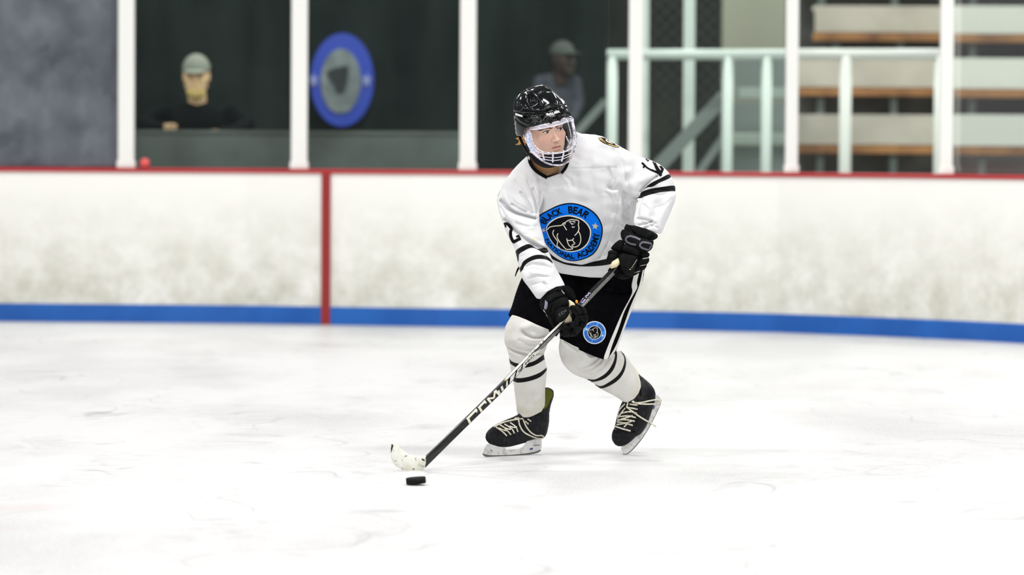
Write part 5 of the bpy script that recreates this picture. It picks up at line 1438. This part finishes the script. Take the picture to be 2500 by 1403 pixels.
# lens pane
V, T, Mi = tri2d([P2(smooth_poly(lens, 1))], 5)
pane = mesh_obj('face_shield', [on_visor(p) for p in V], [t for t in T], M['clear'], player, True)
TARGETS['pane'] = TARGETS['visor']
vtube('top_rim', [hp(p) for p in ((375, 740), (370, 705), (480, 690), (560, 665), (700, 640), (800, 615), (870, 560), (940, 548), (985, 570))], 0.0022, M['visor_edge'], pane)
vtube('lower_rim', [hp(p) for p in ((375, 735), (440, 738), (540, 725), (650, 700), (760, 680), (850, 645), (895, 618))], 0.0018, M['cage'], pane)
vtube('rim_pattern', [hp(p) for p in ((480, 690), (520, 722), (610, 712), (640, 690), (590, 665), (500, 688))], 0.0012, M['cage'], pane)
decal('rim_band', [P2([hp(p) for p in ((370, 708), (480, 692), (640, 655), (800, 615), (880, 560), (945, 550), (985, 575), (975, 615), (900, 640), (780, 680), (640, 706), (500, 730), (385, 735))])], 'visor', [glass_material('rim_plastic', (0.95, 0.95, 0.97), 0.8, 0.55, (0.8, 0.78, 0.9))], pane, off=0.0005)
decal('left_band', [P2([hp(p) for p in ((290, 735), (350, 730), (380, 760), (395, 880), (450, 1000), (520, 1070), (470, 1110), (400, 1040), (340, 940), (300, 840))]), P2([hp(p) for p in ((322, 790), (355, 800), (365, 900), (405, 1000), (450, 1060), (420, 1075), (370, 1000), (335, 900))], 1)], 'visor', [glass_material('band_plastic', (0.9, 0.9, 0.95), 0.9, 0.95, (0.72, 0.70, 0.82)), M['visor_highlight']], pane, off=0.0006)
vtube('left_rim', [hp(p) for p in ((285, 735), (300, 830), (335, 930), (400, 1060), (480, 1130), (560, 1190), (660, 1235), (760, 1250), (850, 1235), (930, 1190), (985, 1110), (1010, 1020), (1035, 930), (1035, 840), (1010, 730), (990, 640), (985, 580))], 0.0036, M['visor_edge'], pane)
vtube('side_rim', [hp(p) for p in ((955, 575), (985, 680), (1008, 780), (1018, 880), (1005, 960), (970, 1030))], 0.0052, M['visor_edge'], pane)
vtube('inner_rim', [hp(p) for p in ((380, 770), (400, 880), (445, 970), (500, 1030), (590, 1065), (740, 1075), (880, 1055), (980, 1010))], 0.0022, M['visor_edge'], pane)
(lambda *a, **k: None)('right_band', [P2([hp(p) for p in ((915, 640), (960, 600), (985, 620), (1000, 720), (1030, 850), (1020, 950), (985, 1010), (940, 960), (965, 860), (945, 760))])], 'visor', [bpy.data.materials['rim_plastic']], pane, off=0.0006)
vtube('right_inner_rim', [hp(p) for p in ((915, 640), (945, 740), (965, 850), (945, 950), (900, 1000))], 0.0018, M['visor_edge'], pane)
vtube('reflection_streak', [hp(p) for p in ((890, 830), (910, 890), (945, 940))], 0.0022, M['visor_edge'], pane)  # a reflection in the shield, built as a pale tube
for pts, r in ((((450, 1040), (560, 1075), (700, 1085), (850, 1065), (960, 1010), (1010, 960)), .0021), (((500, 1110), (620, 1135), (740, 1140), (860, 1120), (960, 1070)), .0016), (((520, 1150), (640, 1175), (740, 1180), (850, 1160), (940, 1110)), .0016)):
    vtube('cage_bar', [hp(p) for p in pts], r, M['cage'], pane, 0.001)
for pts in (((555, 1050), (560, 1110), (580, 1170)), ((703, 1060), (700, 1130), (698, 1200)), ((855, 1035), (850, 1100), (825, 1190)), ((400, 1050), (450, 1090), (520, 1150))):
    vtube('cage_upright', [hp(p) for p in pts], 0.0034, M['cage'], pane, 0.002)

# ---- collar and necklace
def on_jersey(p, dflt):
    h_ = cast(TARGETS['jersey'], *p)
    return None if h_ is None else h_
col_l = [(1290, 374), (1291, 388), (1296, 402), (1306, 415), (1320, 425), (1336, 433.5)]
col_r = [(1387, 392), (1384, 404), (1378, 414), (1371, 422)]
def collar(name, path, zs, w0, out):
    q_ = []
    for (x, y), z in zip(path, zs):
        h_ = cast(TARGETS['jersey'], x + out[0], y + out[1])
        if h_ is not None: z = (h_[0].y - Y0) * FPX / Y0 - 3
        q_.append([x, y, z])
    zz = np.array([q[2] for q in q_]); zz[1:-1] = (zz[:-2] + zz[1:-1] + zz[2:]) / 3
    for q, z in zip(q_, zz): q[2] = z
    pp = smooth_poly([tuple(q) for q in q_], 2, False)
    a_ = MB(); a_.tube([Vector(p) for p in to_world(pp, Y0)], w0, 10)
    return a_.build(name, M['print_black'], jer, True)
collar('collar_trim', col_l, [-88, -100, -112, -124, -132, -140], 0.0068, (-5, 4))
collar('collar_trim', col_r, [-118, -124, -132, -140], 0.0060, (5, 4))
a = MB()
nk = smooth_poly([(1336, 428), (1348, 421), (1360, 411), (1368, 402), (1374, 395)], 2, False)
ln = [0]
for p, q in zip(nk[:-1], nk[1:]): ln.append(ln[-1] + math.hypot(q[0] - p[0], q[1] - p[1]))
for s_ in np.arange(0, ln[-1], 2.4):
    x = np.interp(s_, ln, [p[0] for p in nk]); y = np.interp(s_, ln, [p[1] for p in nk])
    h_ = cast(TARGETS['head'], x, y)
    c_ = h_[0] - h_[1] * 0.002 if h_ else Vector(to_world([[x, y, -150]], Y0)[0])
    bm = bmesh.new(); bmesh.ops.create_icosphere(bm, subdivisions=1, radius=0.0021)
    a.add([v.co + c_ for v in bm.verts], [[v.index for v in f.verts] for f in bm.faces]); bm.free()
nko = a.build('bead_necklace', mat('silver_beads', (0.85, 0.82, 0.76), 0.25, 0.6), player, True)
nko['kind'] = 'stuff'

# ---- crest on the chest
def c3(p): return (p[0] / 8.253 + 1300, p[1] / 8.253 + 480)
CX, CY = 1391.0, 567.0
outer = [(1389.7, 495), (1404, 495.8), (1418.7, 499.4), (1438, 508), (1456.3, 522.4), (1466, 538), (1471, 551), (1471.8, 560), (1471, 575), (1466, 592.7), (1457.5, 611), (1445.4, 624), (1421, 634.5), (1400.6, 638), (1382.4, 635), (1363, 624.5), (1342.4, 607), (1330, 591.5), (1322, 572), (1316, 548), (1312, 532), (1314, 525.5), (1336.4, 513.5), (1354.5, 503.8), (1372.7, 497.4)]
inner = [(1389.7, 526.6), (1404, 529), (1418.7, 534.5), (1429, 542), (1435.7, 550), (1441, 560), (1441.8, 569.7), (1439, 583), (1434.5, 594), (1421, 607), (1406, 612.5), (1392, 614), (1378, 611.5), (1365.4, 606), (1356, 600), (1348.5, 591.5), (1341, 579), (1337, 569.7), (1333.3, 558), (1338, 548), (1346, 540.6), (1356, 534), (1367.8, 529.7), (1378, 527.5)]
def radial(poly):
    P = smooth_poly(poly, 1)
    an = np.array([math.atan2(-(y - CY), x - CX) for x, y in P]); rr = np.array([math.hypot(x - CX, y - CY) for x, y in P])
    k = np.argsort(an); an, rr = an[k], rr[k]
    an = np.concatenate([an - 2 * math.pi, an, an + 2 * math.pi]); rr = np.tile(rr, 3)
    return lambda a_: float(np.interp(a_, an, rr))
RO, RI = radial(outer), radial(inner)
def crest_pt(deg, rho):
    a_ = math.radians(deg); a_ = (a_ + math.pi) % (2 * math.pi) - math.pi
    r = RI(a_) * (1 - rho) + (RO(a_)) * rho
    return (CX + r * math.cos(a_), CY - r * math.sin(a_))
def arc_text(s, d0, d1, r0, r1, mi, bold, ptf):
    A_, Fc = text2d(s, bold)
    return ([ptf(d0 + (d1 - d0) * a_[0], r0 + (r1 - r0) * a_[1]) for a_ in A_], Fc, mi)
def ring_poly(ptf, rho, mi, n=72): return P2([ptf(360 * k / n, rho) for k in range(n)], mi)
def star_poly(c_, r, mi, rot=0):
    return P2([(c_[0] + (r if k % 2 == 0 else r * .45) * math.sin(rot + k * math.pi / 5), c_[1] - (r if k % 2 == 0 else r * .45) * math.cos(rot + k * math.pi / 5)) for k in range(10)], mi)
cm_ = [M['navy'], M['crest_blue'], M['cream'], M['star'], M['print_white']]
ring = [ring_poly(crest_pt, 1.0, 0), ring_poly(crest_pt, 0.90, 1), ring_poly(crest_pt, 0.06, 2), ring_poly(crest_pt, -0.04, 0)]
decal('crest', ring, 'torso', cm_, jer, off=0.0010, step=0.00025, maxlen=6)
def sp_text(s): return s
for wd_, d0_, d1_, r0_, r1_ in (('BLACK', 162, 111, .22, .74), ('BEAR', 94, 40, .22, .74), ('NATIONAL', 196, 281, .74, .24), ('ACADEMY', 287, 359, .74, .24)):
    decal('crest_lettering', [arc_text(wd_, d0_, d1_, r0_, r1_, 0, 0.035, crest_pt)], 'torso', cm_, jer, off=0.0022, step=0.00003, maxlen=5)
decal('crest_star', [star_poly((1453, 552), 9, 0, 0.15)], 'torso', [M['star']], jer, off=0.0022)
decal('crest_star', [star_poly((1327, 562), 6, 0, 0.3)], 'torso', [M['star']], jer, off=0.0022)
bear = [((298, 665), (340, 610), (440, 590), (560, 582), (608, 565), (612, 535), (660, 522), (700, 485), (760, 465), (800, 455), (850, 470), (905, 470), (937, 495), (930, 530), (922, 575), (940, 630), (925, 690)),
        ((640, 548), (670, 548)), ((612, 555), (640, 590), (660, 630), (690, 672)), ((925, 690), (895, 740), (848, 782)), ((925, 695), (960, 760), (978, 850), (965, 930), (930, 985), (870, 1015), (815, 1008), (788, 985), (820, 962), (858, 942), (835, 915), (805, 870), (750, 882), (700, 878)),
        ((805, 872), (832, 835)), ((690, 838), (700, 900), (730, 975), (770, 1012), (812, 1030), (808, 1055), (680, 1065), (640, 1022), (560, 930), (510, 850), (490, 790), (515, 738)), ((432, 670), (405, 720), (420, 780), (470, 850), (512, 900), (490, 980), (510, 1010), (552, 1032))]
decal('crest_bear', [ribbon([c3(p) for p in s_], 2.3, 0, 1) for s_ in bear] + [ribbon([c3(p) for p in s_], 2.0, 1, 0) for s_ in (((735, 512), (790, 495)), ((765, 525), (800, 560)), ((800, 500), (850, 500), (850, 530)), ((795, 595), (815, 622), (850, 602)), ((790, 545), (830, 550)))], 'torso', [M['cream'], M['print_white']], jer, off=0.0023, step=0.00002, maxlen=4)
# ---- numbers and shoulder patches
def c2b(p): return (p[0] / 7.796 + 1430, p[1] / 7.796 + 320)
n12 = [ribbon([c2b(p) for p in ((1068, 598), (1110, 640), (1150, 680), (1200, 718), (1290, 755), (1380, 790), (1440, 850))], [4, 5, 5, 5, 4, 4, 4, 4, 5, 5, 6, 6, 7], 0, 1), ribbon([c2b(p) for p in ((1095, 695), (1130, 645))], 4.5, 0, 0),
       ribbon([c2b(p) for p in ((1135, 478), (1170, 530), (1200, 565))], 7, 0, 0), ribbon([c2b(p) for p in ((1185, 495), (1265, 535), (1300, 590), (1340, 670), (1380, 745), (1440, 795))], [2.2, 2.4, 4.5, 6, 6, 6.5, 7, 8], 0, 1), ribbon([c2b(p) for p in ((1430, 800), (1465, 720), (1415, 655))], [7, 7, 5], 0, 0)]
decal('sleeve_number', n12, 'jersey', [M['print_black']], jer, off=0.001, maxlen=3)
def c1b(p): return (p[0] / 7.796 + 1200, p[1] / 7.796 + 480)
n2 = [ribbon([c1b(p) for p in ((262, 590), (238, 535), (262, 512), (310, 520), (355, 570), (385, 610), (360, 670), (362, 740), (385, 810), (425, 870))], 7.5, 0, 1), ribbon([c1b(p) for p in ((405, 868), (545, 795), (495, 735))], 8, 0, 0), ribbon([c1b(p) for p in ((510, 740), (470, 765))], 5, 0, 0)]
decal('sleeve_number', n2, 'jersey', [M['print_black']], jer, off=0.001, maxlen=3)
pm = [M['gold'], M['print_black'], mat('pale_gold', (0.66, 0.58, 0.36), 0.5)]
decal('shoulder_patch', [P2([c2b(p) for p in ((235, 125), (290, 115), (345, 125), (450, 165), (560, 215), (660, 240), (650, 275), (625, 315), (560, 305), (440, 270), (330, 225), (265, 175))], 1), P2([c2b(p) for p in ((245, 128), (290, 122), (345, 175), (440, 238), (560, 275), (640, 262), (620, 305), (560, 297), (440, 262), (330, 215), (275, 172))], 0),
      P2([c2b(p) for p in ((318, 130), (345, 132), (460, 175), (585, 215), (590, 240), (530, 262), (440, 235), (350, 180))], 1), P2([c2b(p) for p in ((375, 155), (410, 160), (470, 170), (540, 205), (548, 240), (500, 240), (430, 215), (385, 185))], 2),
      text_on('ACADEMY', c2b((270, 185)), c2b((440, 262)), c2b((288, 158)), 1, 0.02)], 'jersey', pm, jer, off=0.001, maxlen=4)
decal('shoulder_patch', [P2([(1229.5, 431), (1231, 437), (1226, 452), (1219, 470), (1216.5, 479), (1212.5, 477), (1213, 468), (1221, 446)], 1), P2([(1228.5, 436), (1229, 440), (1222, 456), (1216, 472), (1214, 472), (1219, 456)], 0)], 'jersey', pm, jer, off=0.001, maxlen=3)
# ---- round emblem on the pants
def pp_(deg, rho, cx=1451.5, cy=811.5, R=28.0): a_ = math.radians(deg); return (cx + R * rho * math.cos(a_), cy - R * rho * math.sin(a_))
pe = [M['print_white'], M['crest_blue'], M['navy'], M['cream']]
pe[1] = mat('emblem_blue', (0.035, 0.26, 0.80), 0.5)
pe[2] = mat('emblem_dark_blue', (0.004, 0.05, 0.30), 0.5)
decal('pants_emblem', [ring_poly(pp_, 1.0, 0), ring_poly(pp_, 0.93, 1), ring_poly(pp_, 0.60, 0), ring_poly(pp_, 0.56, 4)], 'pants', pe + [M['print_black']], pts_o, off=0.001, step=0.0002, maxlen=6)
decal('emblem_lettering', [arc_text('BLACK', 138, 75, 0.66, 0.86, 2, 0.03, pp_), arc_text('BEAR', 62, 8, 0.66, 0.86, 2, 0.03, pp_), arc_text('NATIONAL', 172, 250, 0.86, 0.66, 2, 0.03, pp_), arc_text('ACADEMY', 258, 326, 0.86, 0.66, 2, 0.03, pp_), star_poly(pp_(157, .76), 3.2, 0), star_poly(pp_(-20, .76), 3.2, 0)], 'pants', pe, pts_o, off=0.002, step=0.00002, maxlen=5)
def bp(p): q = c3(p); return ((q[0] - 1388) * .30 + 1451, (q[1] - 570) * .34 + 811.5)
decal('emblem_bear', [ribbon([bp(p) for p in s_], 1.0, 0, 1) for s_ in bear], 'pants', [M['cream']], pts_o, off=0.002, step=0.00002, maxlen=4)

# ==================================================================== spectators behind the glass
def spectator(Ys, hc, cm_, yaw, pitch, roll, label, skin, cap, jacket, trouser, body, arms, hands, legs, foot_z, cap_brim=True, beard=None, glasses=False):
    p0 = to_world([[hc[0], hc[1], 0]], Ys)[0]
    t = empty('person', (p0[0], Ys, foot_z)); tag(t, label, 'person')
    fr = head_frame((hc[0], hc[1], hc[2]), yaw, pitch, roll, cm_)
    tw = lambda V: to_world(fr(V), Ys)
    s_ = sculpt_head(0.36, neck_to=(0, -3.5, -18))
    hd = field_obj('head', s_.mesh(1), Ys, skin, t, to=tw, paints=face_paints())
    for sx in (-1, 1): eyeball(hd, tw, sx, (0, 1, 0))
    c_ = Sculpt((-10, -12, 1.0), (10, 16, 14), 0.4)
    c_.add(c_.ell((0, -1.2, 3.6), (8.3, 10.0, 9.2)))
    if cap_brim: c_.add(c_.ell((0, 9.5, 3.6), (6.2, 6.5, .9)), .6)
    c_.sub(c_.Z - 2.6 + 0 * c_.X + 0 * c_.Y)
    field_obj('cap', c_.mesh(1), Ys, cap, t, to=tw)
    if beard is not None:
        b_ = Sculpt((-8, -1, -15), (8, 13, -2), 0.4)
        b_.add(b_.ell((0, 4.0, -9.2), (5.6, 5.4, 4.6))); b_.sub(b_.ell((0, 8.5, -5.0), (3.6, 4, 2.6)), .8)
        field_obj('beard', b_.mesh(1), Ys, beard, hd, to=tw)
    xs = [q[0] for q in body]; ys_ = [q[1] for q in body]
    zs = [q[2] for a_ in arms for q in a_]
    B = Field(min(xs + [q[0] for a_ in arms for q in a_]) - 30, max(xs + [q[0] for a_ in arms for q in a_]) + 30, min(ys_) - 12, max(ys_) + 12, -260, 130, 4.5)
    B.inflate(body, hc[2] + 18, k=0.55, c=6)
    for a_ in arms: B.chain(a_, s=8)
    field_obj('jacket', B, Ys, jacket, t)
    L_ = MB()
    for lg in legs:
        pts = to_world([[q[0], q[1], q[2]] for q in lg], Ys)
        pts = [Vector(p) for p in pts]; pts[-1].z = foot_z
        L_.tube(pts, [q[3] * Ys / FPX for q in lg], 14)
    L_.build('trousers', trouser, t, True)
    for (hx, hy, hz, r) in hands:
        Hf = Field(hx - 3.2 * r, hx + 3.2 * r, hy - 2.5 * r, hy + 2.5 * r, hz - 3 * r, hz + 3 * r, r / 5.5)
        Hf.chain([(hx - .3 * r, hy + .2 * r, hz + .8 * r, .8 * r), (hx + .3 * r, hy + .1 * r, hz + .6 * r, .8 * r)])
        for k in range(4):
            x = hx - .9 * r + k * .6 * r
            Hf.chain([(x, hy - .3 * r, hz + .2 * r, .36 * r), (x, hy - .2 * r, hz - .9 * r, .36 * r), (x, hy + .5 * r, hz - 1.0 * r, .33 * r), (x, hy + .7 * r, hz - .4 * r, .3 * r)], s=.12 * r)
        Hf.chain([(hx + 1.0 * r, hy + .3 * r, hz + .4 * r, .4 * r), (hx + 1.1 * r, hy - .1 * r, hz - .5 * r, .36 * r), (hx + .4 * r, hy - .4 * r, hz - 1.2 * r, .32 * r)], s=.15 * r)
        field_obj('hand', Hf, Ys, skin, t)
    return t
pl = MB(); pl.box(X_at(335, 29.3), X_at(1150, 29.3), 28.75, 30.6, 0, 0.22); tag(pl.build('trim_10', M['concrete']), kind='structure')
M['skin2'] = mat('spectator_skin', (0.95, 0.62, 0.36), 0.5, paint=[('brows', (0.2, 0.1, 0.05))])
M['beard'] = mat('blond_beard', (0.80, 0.56, 0.20), 0.8)
M['cap1'] = mat('grey_cap', (0.30, 0.31, 0.26), 0.8)
M['jacket1'] = mat('black_jacket', (0.004, 0.006, 0.007), 0.8, spec=0.1)
M['trousers'] = mat('dark_trousers', (0.01, 0.01, 0.014), 0.8)
spectator(28.95, (479, 184, -30), 4.1, math.radians(-6), math.radians(8), 0.0, 'bearded man in grey cap and black jacket leaning on the ledge behind the glass',
          M['skin2'], M['cap1'], M['jacket1'], M['trousers'],
          [(452, 250), (430, 258), (400, 264), (380, 276), (390, 330), (400, 420), (560, 420), (572, 330), (582, 276), (560, 262), (530, 256), (508, 250), (480, 244)],
          [[(395, 278, -20, 24), (352, 300, -30, 20), (375, 310, -70, 15), (405, 310, -100, 13)], [(570, 278, -20, 24), (604, 300, -30, 20), (580, 316, -60, 15), (540, 320, -90, 11)]],
          [(415, 309, -118, 12.5), (524, 322, -112, 9)], [[(450, 410, -10, 32), (450, 560, -5, 24), (450, 700, 0, 18)], [(510, 410, -10, 32), (512, 560, -5, 24), (512, 700, 0, 18)]], 0.22, beard=M['beard'])
M['skin3'] = mat('shaded_skin', (0.05, 0.03, 0.026), 0.6)  # dimness behind the glass is put into skin, hat and jacket colours
M['cap2'] = mat('shaded_green_grey_hat', (0.075, 0.088, 0.08), 0.8)
M['jacket2'] = mat('shaded_slate_jacket', (0.05, 0.056, 0.075), 0.8)
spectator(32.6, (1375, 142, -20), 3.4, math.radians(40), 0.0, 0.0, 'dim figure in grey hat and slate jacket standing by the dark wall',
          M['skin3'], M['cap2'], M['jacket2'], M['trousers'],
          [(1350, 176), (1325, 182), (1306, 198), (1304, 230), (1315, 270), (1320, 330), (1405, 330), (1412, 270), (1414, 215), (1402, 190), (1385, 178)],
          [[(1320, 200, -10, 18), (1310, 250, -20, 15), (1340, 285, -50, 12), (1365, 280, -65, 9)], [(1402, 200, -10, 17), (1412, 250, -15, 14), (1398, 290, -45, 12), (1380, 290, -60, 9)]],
          [(1370, 283, -72, 7)], [[(1345, 325, -10, 28), (1345, 480, -5, 20), (1345, 640, 0, 14)], [(1385, 325, -10, 28), (1387, 480, -5, 20), (1387, 640, 0, 14)]], 0.0)
